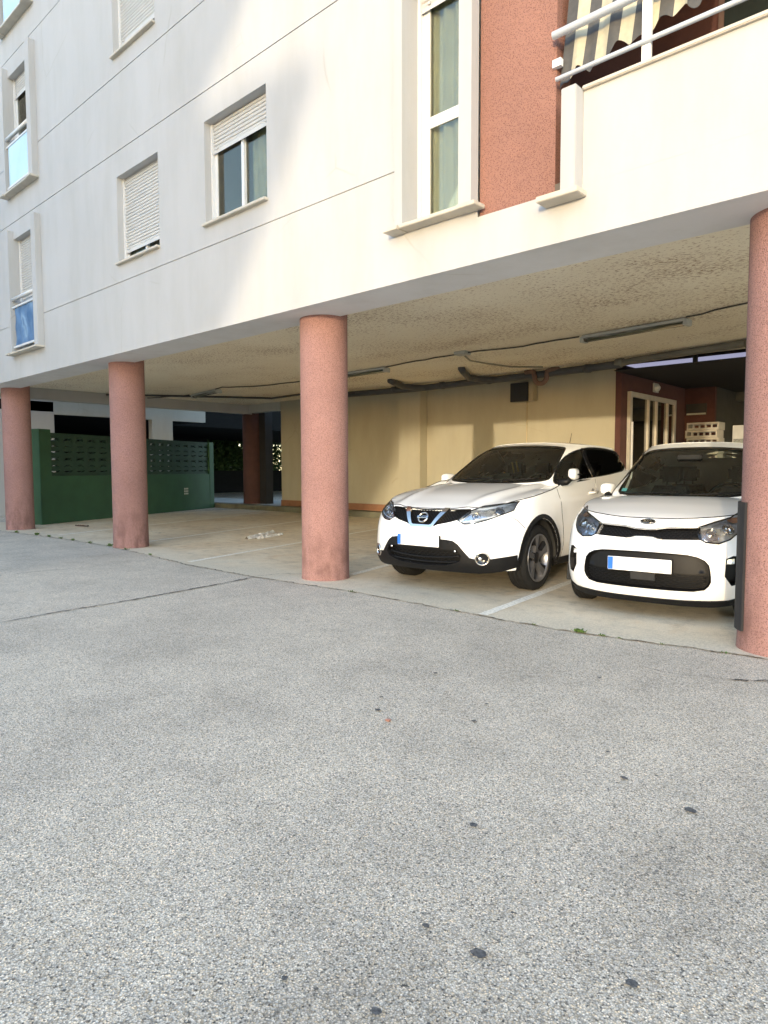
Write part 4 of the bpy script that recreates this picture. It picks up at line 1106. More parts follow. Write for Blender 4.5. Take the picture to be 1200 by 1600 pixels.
    # interior and underside
    mb = MB(); W_ = body.W - .09
    mb.box(-W_ + .26, W_ - .26, yf0 + .26, -.42, .24, .5); mb.box(-W_ + .22, W_ - .22, -.42, .42, .24, .6); mb.box(-W_, W_, .42, wb_ - .42, .20, .36); mb.box(-W_ + .22, W_ - .22, wb_ - .42, wb_ + .42, .26, .6); mb.box(-W_, W_, wb_ + .42, yr0 - .15, .28, .6)
    for sg in (1, -1):
        for yc in (0, wb_):
            v = [];
            for xx in (sg * (body.W - .012), sg * (body.W - .26)):
                for k in range(17): t = math.pi * k / 16; v.append((xx, yc - (P['ar'] + .004) * math.cos(t), R - .06 + (P['ar'] + .06) * math.sin(t)))
            mb.add(v, [(k, k + 1, 18 + k, 17 + k) for k in range(16)] + [tuple(range(17, 34))], 0, True)
    mb.build('underbody', INTER, root)
    mb = MB(); c0 = cowl; zc_ = hood(0, cowl)
    mb.box(-.62, .62, c0 - .05, c0 + .42, zc_ - .20, zc_ - .035); mb.bbox(-.60, -.10, c0 + .40, c0 + .62, zc_ - .30, zc_ - .06, .03)
    mb.bbox(.08, .60, c0 + .40, c0 + .60, zc_ - .30, zc_ - .01, .03)
    mb.box(-.66, .66, c0 + .42, yr0 - .7, .36, .40); mb.box(-.66, .66, yr0 - .72, yr0 - .68, .4, 1.0)
    it_ = mb.build('dashboard', INTER, root)
    mb = MB(); sx = P['drv'] * .36; k = 28; yc, zc = c0 + .66, zc_ - .06
    mb.tube([(sx + .19 * math.cos(6.283 * i / k), yc + .06 * math.sin(6.283 * i / k), zc + .18 * math.sin(6.283 * i / k)) for i in range(k + 1)], .016, 8, cap=False)
    mb.tube([(sx, yc, zc), (sx, yc - .2, zc - .06)], .03, 8); mb.bbox(sx - .07, sx + .07, yc - .02, yc + .02, zc - .06, zc + .06, .01); mb.box(sx - .18, sx + .18, yc - .008, yc + .008, zc - .015, zc + .015)
    mb.build('steering_wheel', INTER, root)
    for (sx, sy, nm) in ((-.36, c0 + 1.12, 'seat'), (.36, c0 + 1.12, 'seat'), (-.36, c0 + 1.95, 'seat'), (.36, c0 + 1.95, 'seat')):
        mb = MB(); hb = P['seath']
        mb.bbox(-.24, .24, -.28, .22, .40, .62, .05)
        bm_ = []
        for (zz, yy, hw, th) in ((.58, .16, .24, .08), (.9, .24, .24, .08), (hb - .08, .31, .17, .06)): bm_.append([(-hw, yy - th, zz), (hw, yy - th, zz), (hw, yy + th, zz), (-hw, yy + th, zz)])
        v = [p for l_ in bm_ for p in l_]
        mb.add(v, [(4 * i + a, 4 * i + (a + 1) % 4, 4 * (i + 1) + (a + 1) % 4, 4 * (i + 1) + a) for i in range(2) for a in range(4)] + [(8, 9, 10, 11)], 0)
        so = mb.build('seat', SEATM, root, (sx, sy, 0))
        mb = MB(); mb.bbox(-.13, .13, .27, .37, hb - .04, hb + .14, .035); mb.tube([(-.05, .32, hb - .1), (-.05, .32, hb)], .007, 6); mb.tube([(.05, .32, hb - .1), (.05, .32, hb)], .007, 6); mb.build('headrest', SEATM, so)
    mb = MB(); mb.bbox(-.12, .12, P['mir'][0], P['mir'][0] + .03, P['mir'][1] - .035, P['mir'][1] + .035, .012); mb.build('rear_view_mirror', INTER, root)
    for sg in (1, -1):
        for yc in (0, wb_): wheel(root, sg * (body.W - P['tw'] / 2 - .012), yc, R, P['tw'], sg, P['rim'], P['steer'] if yc == 0 else 0)
        # door mirrors
        mx, my, mz = P['dmir'][0 if sg > 0 else 1]; mb = MB(); k1, k2 = 12, 20; v = []; fs = []
        for a in range(k1 + 1):
            th = math.pi * a / k1
            for b in range(k2):
                ph = 6.283 * b / k2; e = .62
                f1 = lambda c: math.copysign(abs(c) ** e, c)
                v.append((sg * (mx + .052 * f1(math.sin(th)) * f1(math.cos(ph)) + .02 * math.cos(th)), my + .105 * f1(math.cos(th)) * -1, mz + .064 * f1(math.sin(th)) * f1(math.sin(ph))))
        for a in range(k1):
            for b in range(k2): fs.append((a * k2 + b, a * k2 + (b + 1) % k2, (a + 1) * k2 + (b + 1) % k2, (a + 1) * k2 + b))
        mb.add(v, fs, 0, True); mo = mb.build('door_mirror', PAINT, root)
        mb = MB(); mb.tube([(sg * (mx - .01), my - .07, mz - .05), (sg * (mx - .04), my - .09, mz - .085), (sg * (mx - .13), my - .10, mz - .09)], [.035, .04, .05], 10)
        mb.bbox(min(sg * (mx + .02), sg * (mx + .058)), max(sg * (mx + .02), sg * (mx + .058)), my - .03, my + .10, mz - .012, mz + .004, .004)
        mb.build('mirror_base', TRIM, mo)
        for hy in P['handles']:
            p0 = body.P(sg * body.s_y(hy[0], hy[1]), hy[1]); p1 = body.P(sg * body.s_y(hy[0] + .2, hy[1] + .012), hy[1] + .012); q0 = np.array(p0); q1 = np.array(p1); o_ = np.array((sg * .035, 0, 0))
            mb = MB(); mb.tube([q0, q0 + (q1 - q0) * .15 + o_, q0 + (q1 - q0) * .85 + o_, q1], [.012, .016, .016, .012], 8); mb.build('door_handle', PAINT, root)
            mb = MB(); mb.lathe([(.001, .0), (.045, .001)], tuple((q0 + q1) / 2 + np.array((sg * .002, 0, 0))), 'x', 20); mb.build('handle_cup', simple('handle_shadow', (.30, .30, .30), .5), root)
    # wipers
    for a, b in (((-.55, .02), (.02, .05)), ((.02, .03), (.55, .06))):
        pts = []
        for t in np.linspace(0, 1, 12):
            x = a[0] + (b[0] - a[0]) * t; z = P['wipz'] + .015 + .03 * t; pp = green.P(green.s_x(x, z), z); nn = green.N(green.s_x(x, z), z); pts.append(tuple(np.array(pp) + .012 * nn))
        mb = MB(); mb.tube(pts, .007, 6); mb.build('wiper', TRIM, root)
    mb = MB(); pts = []
    v0 = [(x, y, hood(x, min(y, cowl + .1)) - .012) for x, y in [(xm * t, ol_y) for t in np.linspace(-1, 1, 20) for ol_y in (0,)]]
    v = []
    for t in np.linspace(-.98, .98, 24):
        x = xm * t; ya = cw - (cw - P['cowl_side']) * t * t - .03; yb2 = ya + .13
        v += [(x, ya, hood(x, ya) - .010), (x, yb2, hood(x, ya) + .012)]
    mb.add(v, [(2 * i, 2 * i + 2, 2 * i + 3, 2 * i + 1) for i in range(23)], 0, True); mb.build('cowl_panel', TRIM, root)
    # number plate
    px, py, pz = P['plate']; pl = MB(); k = 10; v = []
    pl.bbox(-.26, .26, -.006, .004, -.056, .056, .003); po = pl.build('number_plate', PLATE, root, (px, py, pz))
    bl = MB(); bl.box(-.257, -.214, -.0085, -.0065, -.053, .053); bl.build('plate_band', BLUEP, po)
    fm = MB(); fm.bbox(-.265, .265, .0045, .03, -.062, .058, .004); fm.build('plate_holder', TRIM, po)
    if P['R'] < .3:
        dk = MB()
        for qx, qz in ((.205, .03), (.205, .008), (.205, -.014), (.245, .03), (.245, .006)): dk.box(qx - .003, qx + .003, -.0085, -.0065, qz - .003, qz + .003)
        dk.box(.165, .195, -.0085, -.0065, -.045, -.040); dk.build('plate_print', BLACKP, po)
    P['extra'](body, F, root, zt, seam, tray, bo)
    return bo
# ---------------------------------------------------------------- crossover (left)
def q_intake(body, F, ii, root, bars):
    poly = fx(body, [(-.40, .32), (.40, .32), (.44, .44), (-.44, .44)])
    mb = MB()
    for z, sag in ((.405, .03), (.345, .022)):
        for dz in (0, .012):
            pass
        pts = []
        for x in np.linspace(-.44, .44, 40):
            zz = z - sag * (1 - (x / .44) ** 2); s = body.s_x(x, zz); p, n_ = F(s, zz); pts.append(tuple(np.array(p) - .022 * np.array(n_)))
        mb.tube(pts, .010, 6)
    mb.build('intake_bar', TRIM, ii)
    bars(poly, .02, .035, .003, 'intake_mesh', ii, TRIM)
    mb = MB()
    for x in (-.40, .40, .47): 
        p, n_ = F(body.s_x(x, .46), .46); mb.lathe([(.001, -.006), (.012, -.004), (.013, .0)], (p[0], p[1], p[2]), 'y', 14)
    mb.build('parking_sensor', SILVER, root)
def lamp_shape(body, F, pts, off, mb, step=.025): panel(mb, F, cv(body, pts), [], step, off, .012)
def sgn(poly, sg): return poly if sg > 0 else mir(poly)
def q_lamp(body, F, par, sg):
    mb = MB(); panel(mb, F, sgn(cv(body, [('x', .43, .765), ('x', .49, .742), ('x', .56, .75), ('x', .68, .79), ('x', .70, .87), ('x', .60, .895), ('x', .48, .83)]), sg), [], .02, -.028, .02)
    mb.build('reflector', SILVER, par)
    for (x, z, r) in ((.73, .865, .048), (.56, .815, .040)):
        s = body.s_x(x, z) * sg; p, n_ = F(s, z); p = np.array(p); n_ = np.array(n_)
        e = Vector(n_).orthogonal().normalized(); g = Vector(n_).cross(e)
        mb = MB(); v = []; prof = ((r, -.045), (r * 1.05, -.015), (r * .92, -.012)); K = 24
        for rr_, h_ in prof:
            for k in range(K): t = 6.283 * k / K; v.append(Vector(p) + Vector(n_) * h_ + (e * math.cos(t) + g * math.sin(t)) * rr_)
        mb.add(v, [(i * K + k, i * K + (k + 1) % K, (i + 1) * K + (k + 1) % K, (i + 1) * K + k) for i in range(2) for k in range(K)], 0, True); mb.build('lamp_ring', CHROME, par)
        mb = MB(); v = [];
        for i in range(6):
            a = i / 5 * math.pi / 2
            for k in range(K): t = 6.283 * k / K; v.append(Vector(p) + Vector(n_) * (-.045 + .022 * math.cos(a)) + (e * math.cos(t) + g * math.sin(t)) * r * .85 * math.sin(a))
        mb.add(v, [(i * K + k, i * K + (k + 1) % K, (i + 1) * K + (k + 1) % K, (i + 1) * K + k) for i in range(5) for k in range(K)], 0, True); mb.build('projector_lens', simple('projector', (.10, .13, .18), .08, .3), par)
    # light signature along the lower edge
    pts = []
    for t in np.linspace(0, 1, 20):
        x = .45 + .32 * t; z = .752 + .075 * t ** 1.3; p, n_ = F(body.s_x(x, z) * sg, z); pts.append(tuple(np.array(p) - .012 * np.array(n_)))
    mb = MB(); mb.tube(pts, .007, 6); mb.build('daylight_strip', simple('drl_white', (.80, .84, .88), .25), par)
def q_extra(body, F, root, zt, seam, tray, bo):
    # unpainted lower cladding, front and arches
    top = [('x', 0, .575), ('x', .30, .572), ('x', .38, .562), ('x', .43, .53), ('x', .54, .40), ('x', .60, .385), ('x', .72, .392), ('y', -.62, .405), ('y', -.47, .42)]
    bot = [('y', -.44, .30), ('y', -.60, .262), ('x', .60, .245), ('x', .40, .25), ('x', .2, .25), ('x', 0, .25)]
    tp = cv(body, top); bt = cv(body, bot)
    outer = bt[::-1][:-0 or None]
    right = tp + bt                      # from top centre outwards and back
    poly = right + [(-a, b) for a, b in right[::-1]]
    poly = [p for i, p in enumerate(poly) if i == 0 or math.hypot(p[0] - poly[i - 1][0], p[1] - poly[i - 1][1]) > 1e-4]
    itk = fx(body, Q['intake'])
    fh = circ(body.s_x(.65, .40), .395, .062, .058)
    mb = MB(); panel(mb, F, poly, [itk, fh, mir(fh)], .03, .012, .03)
    cl = mb.build('lower_cladding', TRIM, root)
    for yc in (0, Q['wb']):
        for sg in (1, -1):
            o_ = []; i_ = []
            for k in range(25):
                t = math.pi * (k / 24 * 1.12 - .06); a = Q['ar'] + .002; z = Q['R'] + a * math.sin(t) * 1.02; y = yc - a * math.cos(t)
                i_.append((body.s_y(y, max(z, .24)), max(z, .24))); a += .045; z = Q['R'] + a * math.sin(t) * 1.02; y = yc - a * math.cos(t); o_.append((body.s_y(y, max(z, .24)), max(z, .24)))
            poly = o_ + i_[::-1]; mb = MB(); panel(mb, F, sgn(poly, sg), [], .04, .010, .05); mb.build('arch_trim', TRIM, root)
    for sg in (1, -1):
        q = [(body.s_y(y, z), z) for y, z in ((.46, .22), (2.22, .22), (2.22, .30), (.46, .30))]; mb = MB(); panel(mb, F, sgn(q, sg), [], .06, .012, .04); mb.build('sill_trim', TRIM, root)
        # chrome ringed fog lamps
        s = body.s_x(.65, .40) * sg; p, n_ = F(s, .395); e = Vector((0, 0, 1)); n_ = Vector(n_); e = (e - n_ * e.dot(n_)).normalized(); g = n_.cross(e); p = Vector(p); K = 32
        def rg(prof, mat, nm, par):
            m_ = MB(); v = []
            for rr_, h_ in prof:
                for k in range(K): t = 6.283 * k / K; v.append(p + n_ * h_ + (e * math.cos(t) * .93 + g * math.sin(t)) * rr_)
            m_.add(v, [(i * K + k, i * K + (k + 1) % K, (i + 1) * K + (k + 1) % K, (i + 1) * K + k) for i in range(len(prof) - 1) for k in range(K)], 0, True); return m_.build(nm, mat, par)
        fo = rg(((.001, .004), (.055, .004), (.06, .012)), GLOSSB, 'fog_light', root); rg(((.058, .008), (.062, .02), (.070, .02), (.074, .010)), CHROME, 'fog_ring', fo)
        m_ = MB(); v = []; c_ = p + g * .022 * (1 if sg > 0 else -1) + n_ * .008
        for i in range(6):
            a = i / 5 * math.pi / 2
            for k in range(16): t = 6.283 * k / 16; v.append(c_ + n_ * .010 * math.cos(a) + (e * math.cos(t) + g * math.sin(t)) * .019 * math.sin(a))
        m_.add(v, [(i * 16 + k, i * 16 + (k + 1) % 16, (i + 1) * 16 + (k + 1) % 16, (i + 1) * 16 + k) for i in range(5) for k in range(16)], 0, True); m_.build('fog_bulb', SILVER, fo)
        # bumper seam below the headlight
        seam([F(body.s_y(y, z) * sg, z)[0] for y, z in resample([(-.50, .80), (-.43, .76), (-.345, .68)], .02, False)], .003)
    # chrome V around the badge
    def V(a, w, off, wall, mat, nm, par):
        o_ = [(-a[0], .872), (-a[1], .70), (-a[1] + .02, .682), (a[1] - .02, .682), (a[1], .70), (a[0], .872)]; i_ = [(a[0] - w, .872), (a[1] - w * .45, .715), (a[1] - .05, .706), (-a[1] + .05, .706), (-a[1] + w * .45, .715), (-a[0] + w, .872)]
        m_ = MB(); panel(m_, F, fx(body, o_ + i_), [], .02, off, wall); return m_.build(nm, mat, par)
    V((.275, .150), .062, .014, .04, CHROME, 'chrome_surround', root)
    # round badge with a bar
    s, z = 0, .785; p, n_ = F(0, z); p = Vector(p) + Vector(n_) * .0; ang = math.atan2(n_[2], -n_[1])
    bd = empty('tmp'); bpy.data.objects.remove(bd)
    mb = MB(); K = 36; v = []
    for rr_, h_ in ((.046, -.012), (.048, 0), (.060, 0), (.063, -.012)):
        for k in range(K): t = 6.283 * k / K; v.append((rr_ * math.cos(t), h_, rr_ * math.sin(t)))
    mb.add([(a, -b, c) for a, b, c in v], [(i * K + k, i * K + (k + 1) % K, (i + 1) * K + (k + 1) % K, (i + 1) * K + k) for i in range(3) for k in range(K)], 0, True)
    mb.bbox(-.068, .068, -.006, .008, -.014, .014, .003)
    b_ = mb.build('badge', CHROME, root, tuple(p + Vector((0, -.016, 0)))); b_.rotation_euler.x = -ang
    text_mesh('NISSAN', .026, GLOSSB, b_, 'badge_lettering', (0, -.0075, 0), (math.radians(90), 0, 0), .0012)
    mb = MB(); mb.tube([(.0, 0, 0), (.0, .02, .02), (.0, .10, .20)], [.012, .006, .003], 6); o = mb.build('aerial', TRIM, root, (0.0, 2.72, roofQ(0, 2.72) - .005))
    mb = MB(); mb.tube([(-.06, 1.15, 1.36), (-.04, 1.17, 1.22)], .010, 6); mb.tube([(-.0, 1.15, 1.37), (.02, 1.17, 1.24)], .012, 6); mb.build('hanging_ornament', simple('yellow_card', (.65, .45, .12), .7), root)
def surfQ():
    body = Shell(.903,
      [(.18, -.74), (.26, -.84), (.36, -.885), (.5, -.90), (.62, -.895), (.74, -.86), (.82, -.81), (.88, -.75), (.92, -.69), (1.0, -.5), (1.15, -.1), (1.3, .1)],
      [(.18, 3.30), (.3, 3.45), (.6, 3.48), (.9, 3.42), (1.15, 3.33), (1.3, 3.3)],
      [(.18, .88), (.25, .95), (.36, .985), (.50, 1.0), (.74, .998), (.86, .985), (.95, .965), (1.02, .945), (1.12, .925), (1.3, .91)],
      [(-1, .98), (-.45, .985), (0, 1.0), (2.5, 1.0), (3.5, .93)],
      [(.18, .50), (.4, .62), (.62, .66), (.9, .66), (1.15, .6), (1.3, .6)], 2.55, .5, 2.6, bumpQ)
    green = Shell(.835,
      [(1.0, .30), (1.10, .45), (1.2, .62), (1.35, .88), (1.5, 1.18), (1.57, 1.38), (1.66, 1.75)],
      [(1.0, 3.38), (1.2, 3.32), (1.4, 3.24), (1.5, 3.15), (1.66, 2.8)],
      [(1.0, 1.01), (1.12, 1.0), (1.3, .915), (1.45, .835), (1.55, .775), (1.66, .66)],
      [(0, .92), (.6, .985), (1.3, 1.0), (2.2, .99), (2.9, .945), (3.5, .86)],
      [(1.0, .62), (1.66, .5)], 2.7, .4, 2.8, None, 1.2)
    hc = itp([(-1, .72), (-.86, .82), (-.78, .862), (-.68, .90), (-.5, .95), (-.3, 1.0), (0, 1.05), (.4, 1.10), (.8, 1.13)])
    def hood(x, y):
        r = abs(x) / .8
        ridge = .020 * math.exp(-((abs(x) - (.40 + .16 * (y + .8))) / .06) ** 2) * min(1, max(0, (y + .80) / .35))
        dip = -.012 * math.exp(-((abs(x) - (.56 + .1 * (y + .8))) / .07) ** 2) * min(1, max(0, (y + .75) / .3))
        return float(hc(y)) - .045 * r ** 2.4 + ridge + dip
    return body, green, hood, roofQ
_rcQ = itp([(.9, 1.50), (1.2, 1.568), (1.5, 1.605), (1.9, 1.622), (2.4, 1.612), (2.9, 1.575), (3.4, 1.50)])
def roofQ(x, y): return float(_rcQ(y)) - .055 * (abs(x) / .66) ** 2.6
def bumpQ(y, z):
    """swelling over the wheel arches, shoulder crease and scooped doors"""
    y = np.asarray(y, float); d = np.zeros_like(y)
    for yc in (0, 2.646):
        r = np.hypot(y - yc, z - .34); d = d + .018 * np.exp(-((r - .43) / .09) ** 2)
    zc = .915 + .035 * np.clip(y / 2.6, -.2, 1.2)
    door = np.clip((y - .35) / .35, 0, 1) * np.clip((2.5 - y) / .4, 0, 1)
    d = d + door * (.012 * math.exp(0) * np.exp(-((z - zc) / .022) ** 2) - .022 * np.exp(-((z - zc + .14) / .11) ** 2) + .012 * np.exp(-((z - .42) / .08) ** 2))
    return d
Q = dict(surf=surfQ(), yfront=-.90, yrear=3.48, R=.343, wb=2.646, tw=.225, rim=.246, ar=.405, steer=0.0, cowl=.40, cowl_centre=.44, cowl_side=.28,
    belt=[(0, 1.08), (.4, 1.10), (1.0, 1.14), (2.0, 1.19), (2.8, 1.25), (3.5, 1.27)], zbot=[(0, .25), (1, .25)], zfront=.27, xcorner=.58, shood=1.62, gz0=1.05,
    headlight=[('x', .395, .765), ('x', .47, .727), ('x', .56, .733), ('x', .67, .772), ('x', .745, .812), ('y', -.43, .86), ('y', -.29, .948), ('y', -.38, .937), ('x', .70, .925), ('x', .58, .905), ('x', .49, .862)],
    fogrecess=None,
    grille=[(-.48, .876), (-.25, .868), (0, .863), (.25, .868), (.48, .876), (.49, .86), (.39, .765), (.33, .745), (.19, .715), (.12, .682), (-.12, .682), (-.19, .715), (-.33, .745), (-.39, .765), (-.49, .86)],
    intake=[(-.47, .41), (-.43, .475), (.43, .475), (.47, .41), (.44, .36), (.30, .315), (0, .30), (-.30, .315), (-.44, .36)],
    windscreen=[(-.655, 1.13), (-.3, 1.105), (0, 1.10), (.3, 1.105), (.655, 1.13), (.67, 1.19), (.605, 1.40), (.56, 1.52), (.51, 1.548), (.25, 1.568), (0, 1.573), (-.25, 1.568), (-.51, 1.548), (-.56, 1.52), (-.605, 1.40), (-.67, 1.19)],
    dlo=[(.70, 1.125), (.78, 1.12), (1.7, 1.175), (2.5, 1.225), (2.90, 1.27), (3.12, 1.40), (2.98, 1.46), (2.5, 1.515), (2.0, 1.53), (1.6, 1.515), (1.25, 1.44), (.95, 1.29)],
    bpillar=[(1.58, 1.16), (1.68, 1.165), (1.72, 1.53), (1.62, 1.53)],
    seams=[[(.52, .27), (.56, .5), (.555, .85), (.50, 1.06)], [(1.62, .27), (1.62, 1.15)], [(.555, .285), (1.6, .285)]],
    handles=[(1.38, .985), (2.28, 1.01)], seath=1.22, mir=(1.12, 1.43), drv=1, dmir=((.935, .74, 1.215), (.90, .98, 1.15)), wipz=1.11, plate=(-.015, -.918, .548),
    intake_detail=q_intake, lamp_detail=q_lamp, extra=q_extra)
CQ = empty('white_crossover', (-4.405, 1.435, 0), .06); tag(CQ, 'white crossover car with a chrome V grille, parked left of the white hatchback', 'car')
make_car(Q, CQ)
# ---------------------------------------------------------------- small hatchback (right)
def k_intake(body, F, ii, root, bars):
    up = fx(body, [(-.49, .43), (-.47, .50), (-.39, .552), (-.24, .568), (0, .57), (.24, .568), (.39, .552), (.47, .50), (.49, .43), (.40, .415), (-.40, .415)])
    mb = MB(); panel(mb, F, up, [], .04, -.028, .02); mb.build('plate_panel', TRIM, ii)
    bars(fx(body, [(-.49, .31), (-.43, .285), (.43, .285), (.49, .31), (.51, .40), (-.51, .40)]), .017, .03, .0026, 'intake_mesh', ii, TRIM, dx=.03)
    mb = MB(); panel(mb, F, fx(body, [(-.10, .335), (.10, .335), (.10, .405), (-.10, .405)]), [], .05, -.022, .02); mb.build('sensor_cover', BLACKP, ii)
def k_lamp(body, F, par, sg):
    mb = MB(); panel(mb, F, sgn(cv(body, [('x', .41, .775), ('x', .44, .715), ('x', .49, .695), ('x', .56, .70), ('x', .57, .80), ('x', .50, .80)]), sg), [], .02, -.025, .02); mb.build('reflector', SILVER, par)
    for (x, z, r) in ((.50, .765, .036), (.61, .79, .046)):
        s = body.s_x(x, z) * sg; p, n_ = F(s, z); p = Vector(p); n_ = Vector(n_); e = n_.orthogonal().normalized(); g = n_.cross(e); K = 24
        mb = MB(); v = []
        for rr_, h_ in ((r * .2, -.046), (r * .8, -.042), (r, -.02), (r * 1.05, -.012), (r * .95, -.010)):
            for k in range(K): t = 6.283 * k / K; v.append(p + n_ * h_ + (e * math.cos(t) + g * math.sin(t)) * rr_)
        mb.add(v, [(i * K + k, i * K + (k + 1) % K, (i + 1) * K + (k + 1) % K, (i + 1) * K + k) for i in range(4) for k in range(K)], 0, True); mb.build('lamp_ring', CHROME, par)
    mb = MB(); q = sgn(cv(body, [('y', -.33, .845), ('y', -.28, .85), ('y', -.25, .885), ('y', -.28, .89), ('y', -.33, .875)]), sg); panel(mb, F, q, [], .03, -.02, .01); mb.build('indicator', AMBER, par)
def k_extra(body, F, root, zt, seam, tray, bo):
    # chrome line and wavy border of the slim grille
    for nm, row, r in (('grille_chrome', [(-.42, .792), (-.30, .788), (-.17, .782), (-.08, .766), (0, .763), (.08, .766), (.17, .782), (.30, .788), (.42, .792)], .0045), ('grille_chrome', [(-.15, .685), (-.11, .69), (-.07, .703), (0, .705), (.07, .703), (.11, .69), (.15, .685)], .004)):
        pp = [F(body.s_x(x, z), z) for x, z in resample(row, .03, False)]; mb = MB(); mb.tube([tuple(np.array(p) + .002 * np.array(n_)) for p, n_ in pp], r, 6); mb.build(nm, CHROME, root)
    # fog lamp recesses
    for sg in (1, -1):
        for o in []: pass
        fg = sgn(cv(body, K_['fogrecess']), sg)
        t_ = tray(fg, .04, TRIM, 'fog_recess', root)
        mb = MB(); q = sgn(cv(body, [('x', .625, .505), ('x', .675, .51), ('x', .675, .55), ('x', .63, .545)]), sg); panel(mb, F, q, [], .02, -.012, .02); mb.build('fog_light', SILVER, t_)
    # chin spoiler
    top = [('x', 0, .19), ('x', .3, .192), ('x', .55, .20), ('y', -.42, .215)]; bot = [('y', -.40, .17), ('x', .52, .145), ('x', .3, .142), ('x', 0, .142)]
    right = cv(body, top) + cv(body, bot); poly = right + [(-a, b) for a, b in right[::-1]]
    poly = [p for i, p in enumerate(poly) if i == 0 or math.hypot(p[0] - poly[i - 1][0], p[1] - poly[i - 1][1]) > 1e-4]
    mb = MB(); panel(mb, F, poly, [], .04, .012, .05); mb.build('chin_spoiler', TRIM, root)
    # oval badge
    p, n_ = F(0, .822); ang = math.atan2(n_[2], -n_[1]); p = Vector(p) + Vector(n_) * .004
    mb = MB(); K = 36; v = []
    for rr_, h_ in ((.001, .006), (.92, .006), (1.0, .003), (1.0, -.01)):
        for k in range(K): t = 6.283 * k / K; v.append((.062 * rr_ * math.cos(t), -h_, .031 * rr_ * math.sin(t)))
    mb.add(v, [(i * K + k, i * K + (k + 1) % K, (i + 1) * K + (k + 1) % K, (i + 1) * K + k) for i in range(3) for k in range(K)], 0, True)
    b_ = mb.build('badge', GLOSSB, root, tuple(p)); b_.rotation_euler.x = -ang
    mb = MB(); mb.tube([(.060 * math.cos(6.283 * k / 40), -.005, .029 * math.sin(6.283 * k / 40)) for k in range(41)], .0022, 5, cap=False); mb.build('badge_ring', CHROME, b_)
    text_mesh('KI\u039b', .042, CHROME, b_, 'badge_lettering', (0, -.0072, 0), (math.radians(90), 0, 0), .001, .0012)
    mb = MB(); q = MB(); 
    s_ = green_k.s_x(-.50, 1.06); pp = [green_k.P(green_k.s_x(x, z), z) for x, z in ((-.56, 1.045), (-.50, 1.045), (-.50, 1.075), (-.56, 1.075))]
    mb.add([(a, b - .006, c) for a, b, c in pp], [(0, 1, 2, 3)]); mb.build('sticker', simple('teal_sticker', (.08, .30, .30), .5), root)
bodyK, green_k, hoodK_, roofK_ = None, None, None, None
def surfK():
    global bodyK, green_k
    body = Shell(.7975,
      [(.14, -.58), (.22, -.635), (.30, -.665), (.42, -.68), (.55, -.672), (.66, -.645), (.74, -.605), (.80, -.55), (.85, -.48), (.92, -.36), (1.0, -.15), (1.15, 0)],
      [(.14, 2.80), (.3, 2.90), (.6, 2.915), (.9, 2.86), (1.15, 2.8)],
      [(.14, .90), (.25, .965), (.36, .99), (.55, 1.0), (.70, .995), (.82, .98), (.92, .955), (1.0, .93), (1.15, .9)],
      [(-1, .985), (-.4, .99), (0, 1.0), (2.2, 1.0), (2.95, .95)],
      [(.14, .44), (.4, .52), (.62, .54), (.9, .52), (1.15, .5)], 2.6, .45, 2.7)
    green = Shell(.735,
      [(.88, .15), (.98, .32), (1.1, .50), (1.25, .72), (1.40, .96), (1.49, 1.15), (1.60, 1.45)],
      [(.88, 2.85), (1.1, 2.80), (1.3, 2.73), (1.45, 2.62), (1.60, 2.35)],
      [(.88, 1.01), (1.0, 1.0), (1.2, .915), (1.38, .835), (1.48, .785), (1.60, .68)],
      [(0, .95), (.5, .985), (1.1, 1.0), (1.9, .985), (2.5, .93), (3, .88)],
      [(.88, .55), (1.60, .45)], 2.7, .35, 2.8, None, 1.2)
    hc = itp([(-.9, .62), (-.62, .78), (-.55, .82), (-.48, .85), (-.4, .878), (-.2, .925), (0, .965), (.3, 1.005), (.6, 1.02)])
    hood = lambda x, y: float(hc(y)) - .03 * (abs(x) / .72) ** 2.3
    rc = itp([(.7, 1.44), (.95, 1.512), (1.2, 1.545), (1.6, 1.560), (2.0, 1.548), (2.5, 1.50), (3, 1.4)])
    roof = lambda x, y: float(rc(y)) - .05 * (abs(x) / .58) ** 2.6
    bodyK, green_k = body, green
    return body, green, hood, roof
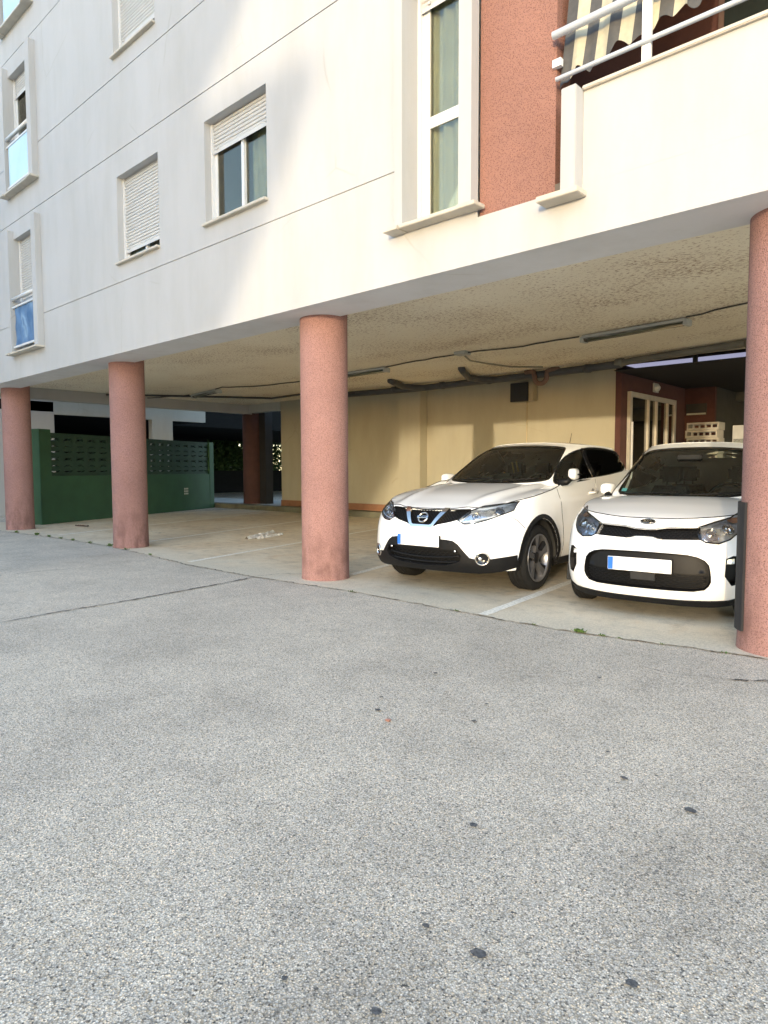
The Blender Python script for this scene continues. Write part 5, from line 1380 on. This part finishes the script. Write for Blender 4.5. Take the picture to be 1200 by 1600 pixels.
K_ = dict(surf=surfK(), yfront=-.68, yrear=2.915, R=.285, wb=2.40, tw=.175, rim=.19, ar=.335, steer=0, cowl=.28, cowl_centre=.34, cowl_side=.20,
    belt=[(0, .98), (.3, .99), (1, 1.0), (2, 1.06), (2.9, 1.12)], zbot=[(0, .2), (1, .2)], zfront=.17, xcorner=.5, shood=1.30, gz0=.93,
    headlight=[('x', .39, .79), ('x', .425, .70), ('x', .47, .675), ('x', .56, .667), ('x', .63, .70), ('y', -.40, .755), ('y', -.27, .83), ('y', -.16, .925), ('x', .60, .872), ('x', .50, .835)],
    fogrecess=[('x', .615, .55), ('x', .66, .575), ('y', -.46, .57), ('y', -.445, .45), ('y', -.46, .35), ('x', .655, .33), ('x', .61, .41)],
    grille=[(-.415, .788), (-.17, .777), (-.09, .762), (0, .758), (.09, .762), (.17, .777), (.415, .788), (.44, .695), (.13, .685), (.07, .705), (-.07, .705), (-.13, .685), (-.44, .695)],
    intake=rnd([(-.52, .42), (-.50, .52), (-.40, .572), (-.20, .582), (.20, .582), (.40, .572), (.50, .52), (.52, .42), (.52, .34), (.46, .275), (.2, .268), (-.2, .268), (-.46, .275), (-.52, .34)], 1),
    windscreen=[(-.60, 1.02), (-.3, .99), (0, .985), (.3, .99), (.60, 1.02), (.61, 1.08), (.565, 1.28), (.52, 1.44), (.475, 1.475), (.25, 1.495), (0, 1.50), (-.25, 1.495), (-.475, 1.475), (-.52, 1.44), (-.565, 1.28), (-.61, 1.08)],
    dlo=[(.70, 1.02), (.78, 1.012), (1.4, 1.04), (2.2, 1.09), (2.45, 1.22), (2.3, 1.38), (1.8, 1.455), (1.3, 1.45), (1.08, 1.39), (.88, 1.23)],
    bpillar=[(1.30, 1.03), (1.39, 1.035), (1.43, 1.45), (1.34, 1.45)],
    seams=[[(.40, .26), (.43, .5), (.43, .8), (.38, .96)], [(1.35, .26), (1.35, 1.0)]],
    handles=[(1.12, .90), (1.95, .93)], seath=1.16, mir=(.92, 1.38), drv=1, dmir=((.80, .58, 1.05), (.76, .74, 1.06)), wipz=.995, plate=(-.02, -.693, .470),
    intake_detail=k_intake, lamp_detail=k_lamp, extra=k_extra)
CK = empty('white_hatchback', (-2.25, 1.505, 0), .10); tag(CK, 'small white hatchback with a slim dark grille, partly hidden by the front right column', 'car')
make_car(K_, CK)
